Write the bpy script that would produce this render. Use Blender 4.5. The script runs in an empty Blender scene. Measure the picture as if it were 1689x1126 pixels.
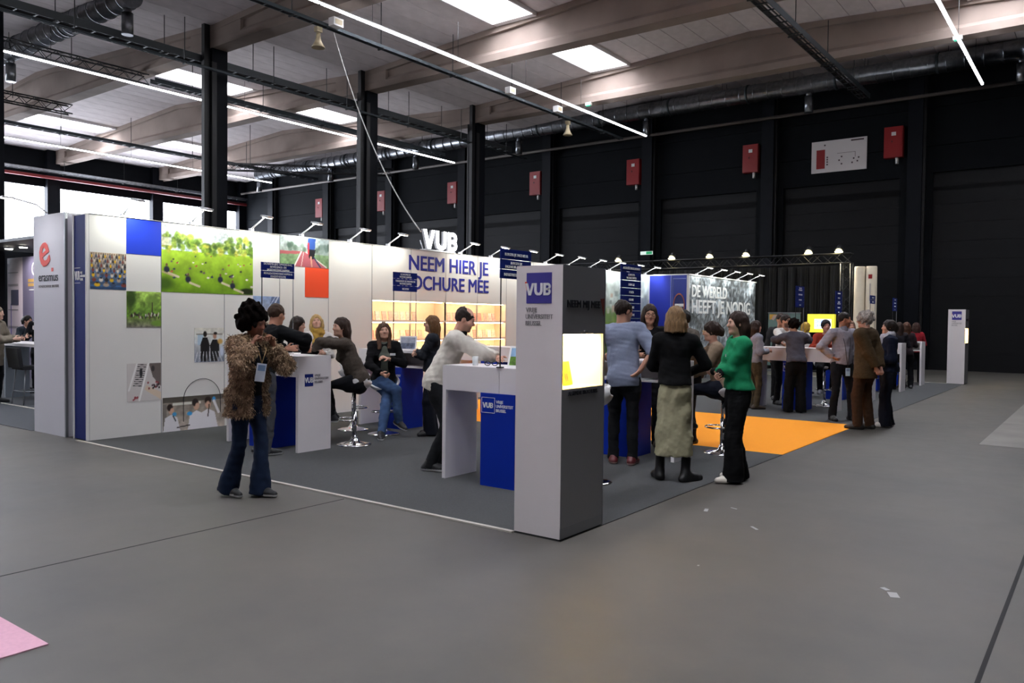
import bpy, math, random
import numpy as np
from mathutils import Vector, Matrix
rnd = random.Random(7)
scene = bpy.context.scene
COL = scene.collection
# ---------------------------------------------------------------- camera, world, exposure
YAW, PITCH, ROLL = math.radians(36.881), math.radians(-1.5675), math.radians(0.6155)
_F = Vector((-math.sin(YAW)*math.cos(PITCH), math.cos(YAW)*math.cos(PITCH), math.sin(PITCH)))
_r0 = Vector((math.cos(YAW), math.sin(YAW), 0)); _u0 = _r0.cross(_F)
_R = _r0*math.cos(ROLL)+_u0*math.sin(ROLL); _U = -_r0*math.sin(ROLL)+_u0*math.cos(ROLL)
cam_data = bpy.data.cameras.new('camera'); cam = bpy.data.objects.new('camera', cam_data); COL.objects.link(cam)
M = Matrix((( _R.x,_U.x,-_F.x,0),(_R.y,_U.y,-_F.y,0),(_R.z,_U.z,-_F.z,1.5),(0,0,0,1)))
cam.matrix_world = M
cam_data.sensor_width = 36.0; cam_data.lens = 1318.67/1689*36.0
cam_data.clip_start = 0.05; cam_data.clip_end = 300
scene.camera = cam
world = bpy.data.worlds.new('world'); scene.world = world; world.use_nodes = True
world.node_tree.nodes['Background'].inputs[0].default_value = (0.75,0.82,0.9,1)
world.node_tree.nodes['Background'].inputs[1].default_value = 1.0
scene.view_settings.view_transform = 'Standard'; scene.view_settings.look = 'None'
scene.view_settings.gamma = 1.0; scene.view_settings.use_curve_mapping = False
scene.view_settings.exposure = 0.55
SKYLIGHT, WINDOW, LED = 16.0, 14.0, 20.0     # radiance of skylight panes, window panes, light strips

# ---------------------------------------------------------------- helpers
def lin(c):
    if isinstance(c, str):
        c = c.lstrip('#'); c = [int(c[i:i+2],16)/255 for i in (0,2,4)]
    return tuple((x/12.92 if x <= .04045 else ((x+.055)/1.055)**2.4) for x in c[:3])
MATS = {}
def mat(name, col, rough=.5, metal=0, emit=None, strength=1, noise=0, nscale=8, bump=0, bscale=40, spec=.5, alpha=1, trans=0, stretch=None, attr=None):
    if name in MATS: return MATS[name]
    m = bpy.data.materials.new(name); m.use_nodes = True; MATS[name] = m
    nt = m.node_tree; b = nt.nodes['Principled BSDF']; L = nt.links
    c = lin(col); b.inputs['Base Color'].default_value = (*c,1)
    b.inputs['Roughness'].default_value = rough; b.inputs['Metallic'].default_value = metal
    b.inputs['Specular IOR Level'].default_value = spec
    if trans: b.inputs['Transmission Weight'].default_value = trans
    if alpha < 1: b.inputs['Alpha'].default_value = alpha
    if emit is not None:
        b.inputs['Emission Color'].default_value = (*lin(emit),1); b.inputs['Emission Strength'].default_value = strength
    tc = None
    if noise or bump:
        tc = nt.nodes.new('ShaderNodeTexCoord'); mp = nt.nodes.new('ShaderNodeMapping'); L.new(tc.outputs['Object'], mp.inputs[0])
        if stretch: mp.inputs['Scale'].default_value = stretch
    if attr:
        a = nt.nodes.new('ShaderNodeAttribute'); a.attribute_name = attr; L.new(a.outputs['Color'], b.inputs['Base Color'])
    if noise:
        n = nt.nodes.new('ShaderNodeTexNoise'); n.inputs['Scale'].default_value = nscale; n.inputs['Detail'].default_value = 6; L.new(mp.outputs[0], n.inputs['Vector'])
        mx = nt.nodes.new('ShaderNodeMix'); mx.data_type = 'RGBA'; mx.blend_type = 'MULTIPLY'; mx.inputs[0].default_value = 1.0
        r = nt.nodes.new('ShaderNodeMapRange'); r.inputs['From Min'].default_value = .3; r.inputs['From Max'].default_value = .7
        r.inputs['To Min'].default_value = 1-noise; r.inputs['To Max'].default_value = 1+noise*.6
        L.new(n.outputs['Fac'], r.inputs['Value'])
        if attr: L.new(a.outputs['Color'], mx.inputs[6])
        else: mx.inputs[6].default_value = (*c,1)
        L.new(r.outputs[0], mx.inputs[7]); L.new(mx.outputs[2], b.inputs['Base Color'])
    if bump:
        n2 = nt.nodes.new('ShaderNodeTexNoise'); n2.inputs['Scale'].default_value = bscale; n2.inputs['Detail'].default_value = 4; L.new(mp.outputs[0], n2.inputs['Vector'])
        bp = nt.nodes.new('ShaderNodeBump'); bp.inputs['Strength'].default_value = bump; bp.inputs['Distance'].default_value = .01
        L.new(n2.outputs['Fac'], bp.inputs['Height']); L.new(bp.outputs[0], b.inputs['Normal'])
    return m
def tag(o, label=None, cat=None, group=None, kind=None):
    if label: o['label'] = label
    if cat: o['category'] = cat
    if group: o['group'] = group
    if kind: o['kind'] = kind
    return o
def empty(name, loc=(0,0,0), rz=0, label=None, cat=None, group=None, kind=None):
    o = bpy.data.objects.new(name, None); COL.objects.link(o); o.location = loc; o.rotation_euler = (0,0,rz); o.empty_display_size = .1
    return tag(o, label, cat, group, kind)
def link(name, me, parent=None):
    o = bpy.data.objects.new(name, me); COL.objects.link(o)
    if parent is not None: o.parent = parent
    return o
class MB:
    """collects boxes, bars, tubes and polygons into one mesh"""
    def __init__(s): s.v = []; s.f = []; s.sm = []
    def poly(s, pts, smooth=False):
        n = len(s.v); s.v += [tuple(p) for p in pts]; s.f.append(tuple(range(n, n+len(pts)))); s.sm.append(smooth); return s
    def box(s, x0, x1, y0, y1, z0, z1, m=None):
        n = len(s.v); P = [(x,y,z) for z in (z0,z1) for y in (y0,y1) for x in (x0,x1)]
        if m is not None: P = [tuple(m @ Vector(p)) for p in P]
        s.v += P
        for q in ((0,2,3,1),(4,5,7,6),(0,1,5,4),(2,6,7,3),(0,4,6,2),(1,3,7,5)):
            s.f.append(tuple(n+i for i in q)); s.sm.append(False)
        return s
    def cbox(s, c, d, m=None):
        return s.box(c[0]-d[0]/2,c[0]+d[0]/2,c[1]-d[1]/2,c[1]+d[1]/2,c[2]-d[2]/2,c[2]+d[2]/2,m)
    def prism(s, pts, d):
        """polygon pts (3D) extruded by the vector d"""
        n = len(s.v); k = len(pts); d = Vector(d)
        s.v += [tuple(p) for p in pts] + [tuple(Vector(p)+d) for p in pts]
        s.f.append(tuple(range(n+k-1, n-1, -1))); s.f.append(tuple(range(n+k, n+2*k))); s.sm += [False, False]
        for i in range(k):
            j = (i+1) % k; s.f.append((n+i, n+j, n+k+j, n+k+i)); s.sm.append(False)
        return s
    def tube(s, pts, r, seg=8, cap=True):
        pts = [Vector(p) for p in pts]; rs = r if isinstance(r, (list, tuple)) else [r]*len(pts)
        n = len(s.v); prev = None
        for i, p in enumerate(pts):
            t = (pts[min(i+1, len(pts)-1)] - pts[max(i-1, 0)]).normalized()
            a = prev if prev is not None else (Vector((0,0,1)) if abs(t.z) < .9 else Vector((1,0,0)))
            b = t.cross(a).normalized(); a = b.cross(t).normalized(); prev = a
            for k in range(seg):
                th = 2*math.pi*k/seg; s.v.append(tuple(p + a*math.cos(th)*rs[i] + b*math.sin(th)*rs[i]))
        for i in range(len(pts)-1):
            for k in range(seg):
                k2 = (k+1) % seg; s.f.append((n+i*seg+k, n+i*seg+k2, n+(i+1)*seg+k2, n+(i+1)*seg+k)); s.sm.append(True)
        if cap:
            s.f.append(tuple(n+k for k in range(seg-1,-1,-1))); s.f.append(tuple(n+(len(pts)-1)*seg+k for k in range(seg))); s.sm += [False, False]
        return s
    def lathe(s, prof, c=(0,0,0), seg=24):
        return s.tube([(c[0],c[1],c[2]+z) for r, z in prof], [max(r,1e-4) for r, z in prof], seg) if False else s._lathe(prof, c, seg)
    def _lathe(s, prof, c, seg):
        n = len(s.v)
        for r, z in prof:
            for k in range(seg):
                th = 2*math.pi*k/seg; s.v.append((c[0]+r*math.cos(th), c[1]+r*math.sin(th), c[2]+z))
        for i in range(len(prof)-1):
            for k in range(seg):
                k2 = (k+1) % seg; s.f.append((n+i*seg+k, n+i*seg+k2, n+(i+1)*seg+k2, n+(i+1)*seg+k)); s.sm.append(True)
        s.f.append(tuple(n+k for k in range(seg-1,-1,-1))); s.f.append(tuple(n+(len(prof)-1)*seg+k for k in range(seg))); s.sm += [False, False]
        return s
    def mesh(s, name, m=None):
        me = bpy.data.meshes.new(name); me.from_pydata(s.v, [], s.f); me.polygons.foreach_set('use_smooth', s.sm)
        if m is not None: me.materials.append(m)
        me.update(); return me
    def build(s, name, m, parent=None): return link(name, s.mesh(name, m), parent)
def struct(name, mb, m, parent=None):
    o = mb.build(name, m, parent)
    if parent is None: o['kind'] = 'structure'
    return o
TEXTS = []
AX = {'+X': (Vector((0,1,0)), Vector((0,0,1)), Vector((1,0,0))), '-Y': (Vector((1,0,0)), Vector((0,0,1)), Vector((0,-1,0)))}
def text(body, loc, size, facing, m, parent, name='lettering', bold=0., align='LEFT', width=None, ext=.0015, label=None, space=1.0):
    """lettering on a face that looks towards `facing`; loc = baseline start (or middle) in world space; width squeezes it to that length"""
    if '\n' in body:
        ls = body.split('\n'); mx = max(len(q) for q in ls); ay = (facing if isinstance(facing, tuple) else AX[facing])[1]
        for i, q in enumerate(ls): text(q, Vector(loc)-ay*size*i, size, facing, m, parent, name, bold, align, width*len(q)/mx if width else None, ext, label, space)
        return
    TEXTS.append((body, Vector(loc), size, facing, m, parent, name, bold, align, width, ext, label, space))
def flush_text():
    tmp = []; S2 = []
    for T in TEXTS:                    # bold = a few copies a hair's breadth apart, each a little higher
        b = T[7]*T[2]; ax, ay, az = T[3] if isinstance(T[3], tuple) else AX[T[3]]
        for k, (i, j) in enumerate(((0,0),(-1,.5),(1,-.5),(-1,-.5),(1,.5)) if b else ((0,0),)): S2.append(T[:1]+(T[1]+ax*i*b+ay*j*b+az*k*.0004,)+T[2:])
    parts = {}
    for T in S2:
        cu = bpy.data.curves.new('t', 'FONT'); cu.body = T[0]; cu.size = T[2]; cu.extrude = T[10]; cu.align_x = T[8]; cu.space_character = T[12]
        cu.resolution_u = 3; o = bpy.data.objects.new('t', cu); COL.objects.link(o); tmp.append(o)
    dg = bpy.context.evaluated_depsgraph_get(); dg.update()
    for T, o in zip(S2, tmp):
        me = bpy.data.meshes.new_from_object(o.evaluated_get(dg)); me.materials.clear(); me.materials.append(T[4])
        if len(me.vertices) == 0: continue
        co = np.empty(len(me.vertices)*3); me.vertices.foreach_get('co', co); co = co.reshape(-1,3)
        if T[9]:
            w = co[:,0].max()-co[:,0].min()
            if w > 0: co[:,0] *= T[9]/w
            if T[8] == 'LEFT': co[:,0] -= co[:,0].min()
        xs = np.sort(co[:,0]); gp = np.diff(xs); br = xs[:-1][gp > .2*T[2]*min(1, (T[9] or 1e9)/max(1e-6, len(T[0])*.5*T[2]))] if ' ' in T[0] else xs[:0]
        fx = [np.mean([co[v,0] for v in p.vertices]) for p in me.polygons]; wg = [int((br < x).sum()) for x in fx]      # which word a face belongs to
        ax, ay, az = T[3] if isinstance(T[3], tuple) else AX[T[3]]
        P = np.array(T[1])[None] + co[:,:1]*np.array(ax) + co[:,1:2]*np.array(ay) + co[:,2:]*np.array(az)
        par = T[5]
        if par is not None:
            mi = np.array(wmat(par).inverted()); P = P @ mi[:3,:3].T + mi[:3,3]
        me.vertices.foreach_set('co', P.ravel()); me.update()
        key = (T[0], T[2], id(par), tuple(round(q, 1) for q in T[1]), T[6])
        parts.setdefault(key, (T, par, []))[2].append((me, wg))
    for T, par, mes in parts.values():
        for g in sorted({q for me, wg in mes for q in wg}):
            co, fa, n = [], [], 0
            for me, wg in mes:
                c = np.empty(len(me.vertices)*3); me.vertices.foreach_get('co', c); c = c.reshape(-1,3); idx = {}
                for p, q in zip(me.polygons, wg):
                    if q == g: fa.append(tuple(idx.setdefault(v, n+len(idx)) for v in p.vertices))
                co += [c[v] for v in idx]; n += len(idx)
            m2 = bpy.data.meshes.new(T[6]); m2.from_pydata([tuple(c) for c in co], [], fa); m2.materials.append(T[4])
            ob = link(T[6], m2, par)
            if T[11]: ob['label'] = T[11]
    for o in tmp: cu = o.data; bpy.data.objects.remove(o); bpy.data.curves.remove(cu)
def wmat(o):
    m = Matrix.LocRotScale(o.location, o.rotation_euler, o.scale)
    return wmat(o.parent) @ m if o.parent else m
def copy_tree(o, parent=None):
    c = o.copy(); COL.objects.link(c); c.parent = parent
    for ch in list(o.children): copy_tree(ch, c)
    return c
def light(kind, name, loc, energy, color=(1,1,1), parent=None, **kw):
    d = bpy.data.lights.new(name, kind); d.energy = energy; d.color = color
    for k, v in kw.items(): setattr(d, k, v)
    o = bpy.data.objects.new(name, d); COL.objects.link(o); o.location = loc
    if parent is not None: o.parent = parent
    return o
def aim(o, d): o.rotation_euler = Vector(d).to_track_quat('-Z','Y').to_euler()
# ---------------------------------------------------------------- smooth solids (distance fields meshed by surface nets)
class Field:
    def __init__(s, lo, hi, h):
        s.lo = np.array(lo, float); s.h = h; s.n = np.ceil((np.array(hi)-s.lo)/h).astype(int)+1
        s.d = np.full(s.n, .3, np.float32)
        s.ax = [s.lo[i]+h*np.arange(s.n[i]) for i in range(3)]
    def _blk(s, lo, hi, pad):
        i0 = np.maximum(np.floor((np.array(lo)-pad-s.lo)/s.h).astype(int), 0); i1 = np.minimum(np.ceil((np.array(hi)+pad-s.lo)/s.h).astype(int)+1, s.n)
        if (i1 <= i0).any(): return None
        sl = tuple(slice(a, b) for a, b in zip(i0, i1))
        return sl, s.ax[0][sl[0]][:,None,None], s.ax[1][sl[1]][None,:,None], s.ax[2][sl[2]][None,None,:]
    def _mix(s, sl, v, k, sub):
        d = s.d[sl]
        if sub:
            v = -v; h = np.maximum(k-np.abs(d-v), 0)/k; s.d[sl] = np.maximum(d, v)+h*h*k*.25
        else:
            h = np.maximum(k-np.abs(d-v), 0)/k; s.d[sl] = np.minimum(d, v)-h*h*k*.25
    def cone(s, a, b, ra, rb, k=.02, sq=None, sub=False, cut=None):
        """tapered limb from a to b; sq=(axis, f) flattens it along axis by f; cut=[(point, normal)] trims it"""
        a = np.array(a, float); b = np.array(b, float); R = max(ra, rb)
        B = s._blk(np.minimum(a,b)-R, np.maximum(a,b)+R, k+2*s.h)
        if B is None: return s
        sl, X, Y, Z = B; ab = b-a; L2 = max(ab@ab, 1e-9)
        px_, py_, pz_ = X-a[0], Y-a[1], Z-a[2]
        t = np.clip((px_*ab[0]+py_*ab[1]+pz_*ab[2])/L2, 0, 1)
        qx, qy, qz = px_-t*ab[0], py_-t*ab[1], pz_-t*ab[2]
        if sq is not None:
            n = np.array(sq[0], float); n /= np.linalg.norm(n); w = (qx*n[0]+qy*n[1]+qz*n[2])*(sq[1]-1)
            qx, qy, qz = qx+w*n[0], qy+w*n[1], qz+w*n[2]
        v = np.sqrt(qx*qx+qy*qy+qz*qz)-(ra+(rb-ra)*t)
        for (cp, cn) in (cut or []):
            cn = np.array(cn, float); cn /= np.linalg.norm(cn); v = np.maximum(v, (X-cp[0])*cn[0]+(Y-cp[1])*cn[1]+(Z-cp[2])*cn[2])
        s._mix(sl, v.astype(np.float32), k, sub); return s
    def ell(s, c, r, k=.02, R=None, sub=False, cut=None):
        c = np.array(c, float); r = np.array(r, float); m = r.max()
        B = s._blk(c-m, c+m, k+2*s.h)
        if B is None: return s
        sl, X, Y, Z = B; p = [X-c[0], Y-c[1], Z-c[2]]
        if R is not None: p = [p[0]*R[0][i]+p[1]*R[1][i]+p[2]*R[2][i] for i in range(3)]     # columns of R are the axes
        k0 = np.sqrt(sum((p[i]/r[i])**2 for i in range(3))); k1 = np.sqrt(sum((p[i]/r[i]**2)**2 for i in range(3)))+1e-9
        v = k0*(k0-1)/k1
        for (cp, cn) in (cut or []):
            cn = np.array(cn, float); cn /= np.linalg.norm(cn); v = np.maximum(v, (X-cp[0])*cn[0]+(Y-cp[1])*cn[1]+(Z-cp[2])*cn[2])
        s._mix(sl, v.astype(np.float32), k, sub); return s
    def half(s, p, n):
        """keep only the side that n points away from"""
        n = np.array(n, float); n /= np.linalg.norm(n)
        v = (s.ax[0][:,None,None]-p[0])*n[0]+(s.ax[1][None,:,None]-p[1])*n[1]+(s.ax[2][None,None,:]-p[2])*n[2]
        s.d = np.maximum(s.d, v.astype(np.float32)); return s
    def ripple(s, amp, freq, seed=0, stretch=(1,1,1), n=5):
        r = np.random.RandomState(seed); v = 0
        for _ in range(n):
            w = r.normal(size=3)*np.array(stretch)*freq; ph = r.rand()*6.28
            v = v+np.sin(s.ax[0][:,None,None]*w[0]+s.ax[1][None,:,None]*w[1]+s.ax[2][None,None,:]*w[2]+ph)
        s.d = s.d+(amp/n**.5*v).astype(np.float32); return s
    def mesh(s):
        d = s.d.copy(); d[0]=d[-1]=.3; d[:,0]=d[:,-1]=.3; d[:,:,0]=d[:,:,-1]=.3
        ins = d < 0; nx, ny, nz = d.shape
        cnt = np.zeros((nx-1,ny-1,nz-1), np.int8)
        for i in (0,1):
            for j in (0,1):
                for k in (0,1): cnt += ins[i:nx-1+i, j:ny-1+j, k:nz-1+k]
        act = np.argwhere((cnt > 0) & (cnt < 8))
        if len(act) == 0: return np.zeros((0,3)), np.zeros((0,4), int)
        idx = np.full(cnt.shape, -1, np.int64); idx[tuple(act.T)] = np.arange(len(act))
        acc = np.zeros((len(act),3)); num = np.zeros(len(act))
        C8 = [(i,j,k) for i in (0,1) for j in (0,1) for k in (0,1)]
        val = {c: d[act[:,0]+c[0], act[:,1]+c[1], act[:,2]+c[2]] for c in C8}
        for c in C8:
            for ax in range(3):
                if c[ax] == 0:
                    e = list(c); e[ax] = 1; e = tuple(e); a, b = val[c], val[e]; m = (a < 0) != (b < 0)
                    t = np.where(m, a/np.where(m, a-b, 1), 0); p = np.repeat(np.array(c, float)[None], len(act), 0); p[:,ax] += t
                    acc[m] += p[m]; num[m] += 1
        V = s.lo+s.h*(act+acc/num[:,None])
        Q = []
        for ax in range(3):
            sl0 = [slice(None)]*3; sl1 = [slice(None)]*3; sl0[ax] = slice(0,-1); sl1[ax] = slice(1,None)
            A, Bq = ins[tuple(sl0)], ins[tuple(sl1)]; u, w = (ax+1)%3, (ax+2)%3
            E = np.argwhere(A != Bq); E = E[(E[:,u] > 0) & (E[:,w] > 0) & (E[:,u] < d.shape[u]-1) & (E[:,w] < d.shape[w]-1)]
            if not len(E): continue
            def at(du, dw):
                e = E.copy(); e[:,u] -= du; e[:,w] -= dw; return idx[tuple(e.T)]
            q = np.stack([at(0,0), at(1,0), at(1,1), at(0,1)], 1); flip = A[tuple(E.T)]
            q[~flip] = q[~flip][:, ::-1]; Q.append(q)
        return V, np.concatenate(Q)
def np_mesh(name, V, Q, m, cols=None, smooth=True):
    me = bpy.data.meshes.new(name); me.vertices.add(len(V)); me.vertices.foreach_set('co', np.ascontiguousarray(V, dtype=np.float32).ravel())
    k = Q.shape[1]; me.loops.add(Q.size); me.loops.foreach_set('vertex_index', Q.ravel().astype(np.int32)); me.polygons.add(len(Q))
    me.polygons.foreach_set('loop_start', np.arange(0, Q.size, k, dtype=np.int32)); me.polygons.foreach_set('loop_total', np.full(len(Q), k, np.int32))
    me.update(calc_edges=True); me.polygons.foreach_set('use_smooth', np.full(len(Q), smooth))
    if cols is not None:
        a = me.color_attributes.new('Col', 'FLOAT_COLOR', 'POINT'); c4 = np.ones((len(V),4), np.float32); c4[:,:3] = cols; a.data.foreach_set('color', c4.ravel())
    if m is not None: me.materials.append(m)
    me.validate(); return me
def field_obj(name, F, m, parent, cols=None, smooth_iter=1):
    V, Q = F.mesh()
    if len(V) == 0: return None
    for _ in range(smooth_iter):       # one relaxation pass along the faces
        acc = np.zeros_like(V); n = np.zeros(len(V))
        for i in range(4):
            np.add.at(acc, Q[:,i], V[Q[:,(i+1)%4]]+V[Q[:,i-1]]); np.add.at(n, Q[:,i], 2)
        V = V*.5+.5*acc/np.maximum(n,1)[:,None]
    c = cols(V) if callable(cols) else cols
    return link(name, np_mesh(name, V, Q, m, c), parent)
# ---------------------------------------------------------------- printed pictures (colour per grid point)
M_print = None
def vnoise(U, V, fx, fy, seed=0, oct=4):
    out = np.zeros_like(U); a = 1; tot = 0
    for o in range(oct):
        r = np.random.RandomState(seed+o*17); g = r.rand(int(fy*2**o)+3, int(fx*2**o)+3); x = U*fx*2**o; y = V*fy*2**o
        i, j = x.astype(int), y.astype(int); fx_, fy_ = x-i, y-j; fx_ = fx_*fx_*(3-2*fx_); fy_ = fy_*fy_*(3-2*fy_)
        out += a*((g[j,i]*(1-fx_)+g[j,i+1]*fx_)*(1-fy_)+(g[j+1,i]*(1-fx_)+g[j+1,i+1]*fx_)*fy_); tot += a; a *= .5
    return out/tot
def srgb(c):
    c = c.lstrip('#'); return np.array([int(c[i:i+2],16)/255 for i in (0,2,4)])
class Paint:
    def __init__(s, nx, ny, asp):
        s.U, s.V = np.meshgrid(np.linspace(0,1,nx), np.linspace(0,1,ny)); s.asp = asp; s.c = np.ones((ny,nx,3))
    def fill(s, m, col, a=1.):
        m = np.clip(m, 0, 1)[...,None]*a; col = srgb(col) if isinstance(col, str) else col; s.c = s.c*(1-m)+col*m; return s
    def band(s, v0, v1, c0, c1):
        t = np.clip((s.V-v0)/(v1-v0), 0, 1)[...,None]; m = ((s.V >= v0) & (s.V <= v1))[...,None]; s.c = np.where(m, srgb(c0)*(1-t)+srgb(c1)*t, s.c); return s
    def ell(s, u, v, ru, rv, col, a=1., soft=.15): return s.fill((1-np.sqrt(((s.U-u)/ru)**2+((s.V-v)/rv)**2))/soft, col, a)
    def rect(s, u0, u1, v0, v1, col, a=1.): return s.fill(((s.U >= u0) & (s.U <= u1) & (s.V >= v0) & (s.V <= v1)).astype(float), col, a)
    def line(s, u0, v0, u1, v1, w, col, a=1.):
        dx, dy = (u1-u0)*s.asp, v1-v0; L2 = dx*dx+dy*dy; t = np.clip(((s.U-u0)*s.asp*dx+(s.V-v0)*dy)/L2, 0, 1)
        d = np.hypot((s.U-u0)*s.asp-t*dx, s.V-v0-t*dy); return s.fill((w-d)/(w*.3+1e-6), col, a)
    def poly(s, pts, col, a=1.):
        m = np.zeros(s.U.shape, bool); n = len(pts)
        for i in range(n):
            (x0,y0),(x1,y1) = pts[i], pts[(i+1)%n]; c = ((y0 > s.V) != (y1 > s.V)) & (s.U < (x1-x0)*(s.V-y0)/((y1-y0) or 1e-9)+x0); m ^= c
        return s.fill(m.astype(float), col, a)
    def noise(s, amp, fx, fy, seed=0, mask=None):
        n = (vnoise(s.U, s.V, fx, fy, seed)-.5)*2*amp; 
        if mask is not None: n = n*mask
        s.c = np.clip(s.c*(1+n[...,None]), 0, 1); return s
def picture(name, parent, facing, org, w, h, P, off=.004, label=None):
    """a print of w x h metres whose lower left corner is org; facing '+X' or '-Y'"""
    global M_print
    if M_print is None: M_print = mat('printed_photo', '#ffffff', .45, attr='Col')
    ax, ay, az = AX[facing]; ny, nx = P.U.shape
    pts = np.array(org)[None]+P.U.ravel()[:,None]*w*np.array(ax)+P.V.ravel()[:,None]*h*np.array(ay)+np.array(az)*off
    c = P.c.reshape(-1,3); c = np.where(c <= .04045, c/12.92, ((c+.055)/1.055)**2.4)
    i = np.arange(nx*ny).reshape(ny,nx); Q = np.stack([i[:-1,:-1], i[:-1,1:], i[1:,1:], i[1:,:-1]], -1).reshape(-1,4)
    # a thin edge so that the print is a sheet with thickness
    n = len(pts); b0 = [0, nx-1, nx*ny-1, nx*(ny-1)]; back = pts[b0]-np.array(az)*(off-.0005)
    pts = np.concatenate([pts, back]); c = np.concatenate([c, c[b0]])
    E = [(b0[k], n+k, n+(k+1)%4, b0[(k+1)%4]) for k in range(4)]
    Q = np.concatenate([Q, np.array(E)])
    mi = np.array(wmat(parent).inverted()); pts = pts @ mi[:3,:3].T+mi[:3,3]
    o = link(name, np_mesh(name, pts, Q, M_print, c, False), parent)
    if label: o['label'] = label
    return o
# ================================================================ the hall
XL, XR, YN, YF = -42.5, 2.6, -13.72, 29.3         # window wall, side wall, rear wall, door wall
BEAM_Y = [29.3-5.38*k for k in range(1, 8)]        # 23.92, 18.54, 13.16, 7.78 ...
BAYS = [(29.3-5.38*(k+1), 29.3-5.38*k) for k in range(8)]
COLX = (-20.15, 2.27)
def roof_z(x):
    t = abs(((x-2.27) % 22.4)-11.2)/11.2           # 1 at the columns, 0 at mid span
    return 10.27-.64*t
M_conc = mat('concrete_beam', '#8c7d74', .9, noise=.16, nscale=1.1, bump=.2, bscale=10)
M_plank = mat('roof_plank', '#cfc6c6', .9, noise=.12, nscale=2, bump=.15, bscale=20)
M_dark = mat('dark_wall', '#0d1014', .75, spec=.12, noise=.15, nscale=3)
M_door = mat('roller_door', '#101114', .55, spec=.2, noise=.12, nscale=4)
M_black = mat('black_metal', '#101114', .5)
M_col = mat('dark_column', '#0c0f16', .6, spec=.15, noise=.1, nscale=3)
M_galv = mat('galvanised', '#8d9095', .32, metal=1, noise=.25, nscale=9)
M_tray = mat('tray_steel', '#3a4145', .5, metal=.6)
M_chrome = mat('chrome', '#d8d8dc', .12, metal=1)
M_white = mat('white_plastic', '#dcdad8', .45)
# floor
def floor_mat():
    m = bpy.data.materials.new('polished_concrete'); m.use_nodes = True; nt = m.node_tree; b = nt.nodes['Principled BSDF']; L = nt.links
    tc = nt.nodes.new('ShaderNodeTexCoord')
    def nz(scale, detail, rough=.6):
        n = nt.nodes.new('ShaderNodeTexNoise'); n.inputs['Scale'].default_value = scale; n.inputs['Detail'].default_value = detail; n.inputs['Roughness'].default_value = rough
        L.new(tc.outputs['Object'], n.inputs['Vector']); return n
    a, c, d = nz(.55, 8, .65), nz(5, 6), nz(70, 3)
    r = nt.nodes.new('ShaderNodeValToRGB'); r.color_ramp.elements[0].position = .3; r.color_ramp.elements[1].position = .72
    r.color_ramp.elements[0].color = (*lin('#4a4845'),1); r.color_ramp.elements[1].color = (*lin('#5f5a53'),1)
    L.new(a.outputs['Fac'], r.inputs['Fac'])
    mx = nt.nodes.new('ShaderNodeMix'); mx.data_type = 'RGBA'; mx.blend_type = 'MULTIPLY'; mx.inputs[0].default_value = 1
    mr = nt.nodes.new('ShaderNodeMapRange'); mr.inputs['From Min'].default_value = .3; mr.inputs['From Max'].default_value = .7; mr.inputs['To Min'].default_value = .88; mr.inputs['To Max'].default_value = 1.08
    L.new(c.outputs['Fac'], mr.inputs['Value']); L.new(r.outputs[0], mx.inputs[6]); L.new(mr.outputs[0], mx.inputs[7]); L.new(mx.outputs[2], b.inputs['Base Color'])
    rr = nt.nodes.new('ShaderNodeMapRange'); rr.inputs['To Min'].default_value = .44; rr.inputs['To Max'].default_value = .6; L.new(c.outputs['Fac'], rr.inputs['Value']); L.new(rr.outputs[0], b.inputs['Roughness'])
    bp = nt.nodes.new('ShaderNodeBump'); bp.inputs['Strength'].default_value = .05; L.new(d.outputs['Fac'], bp.inputs['Height']); L.new(bp.outputs[0], b.inputs['Normal'])
    return m
floor = struct('floor', MB().box(XL-.3, XR, YN, YF+.3, -.3, 0), floor_mat())
M_joint = mat('joint_filler', '#17181a', .8)
for j in ((-.425,-.405,-13,6.6), (-5.06,-5.05,-2,4.44), (.9,.92,-13,11)):
    MB().box(j[0],j[1],j[2],j[3],-.01,.0015).build('floor_joint', M_joint, floor)
M_slab = mat('repair_slab', '#807c76', .45, noise=.2, nscale=2)
MB().box(-1.3,.85,11.5,29.1,-.01,.003).build('floor_slab', M_slab, floor)
M_tape = mat('tape_residue', '#a6a7a9', .7)
for (x,y,w,h,a) in ((-.93,4.78,.05,.09,.4),(-.99,4.86,.03,.05,.9),(-2.55,6.0,.03,.09,.3),(-2.05,5.7,.02,.09,.8),(-2.4,6.2,.012,.06,1.2),(-2.0,4.6,.012,.02,.2)):
    MB().cbox((0,0,0),(w,h,.002),Matrix.Translation((x,y,.001)) @ Matrix.Rotation(a,4,'Z')).build('tape_residue', M_tape, floor)
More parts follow.
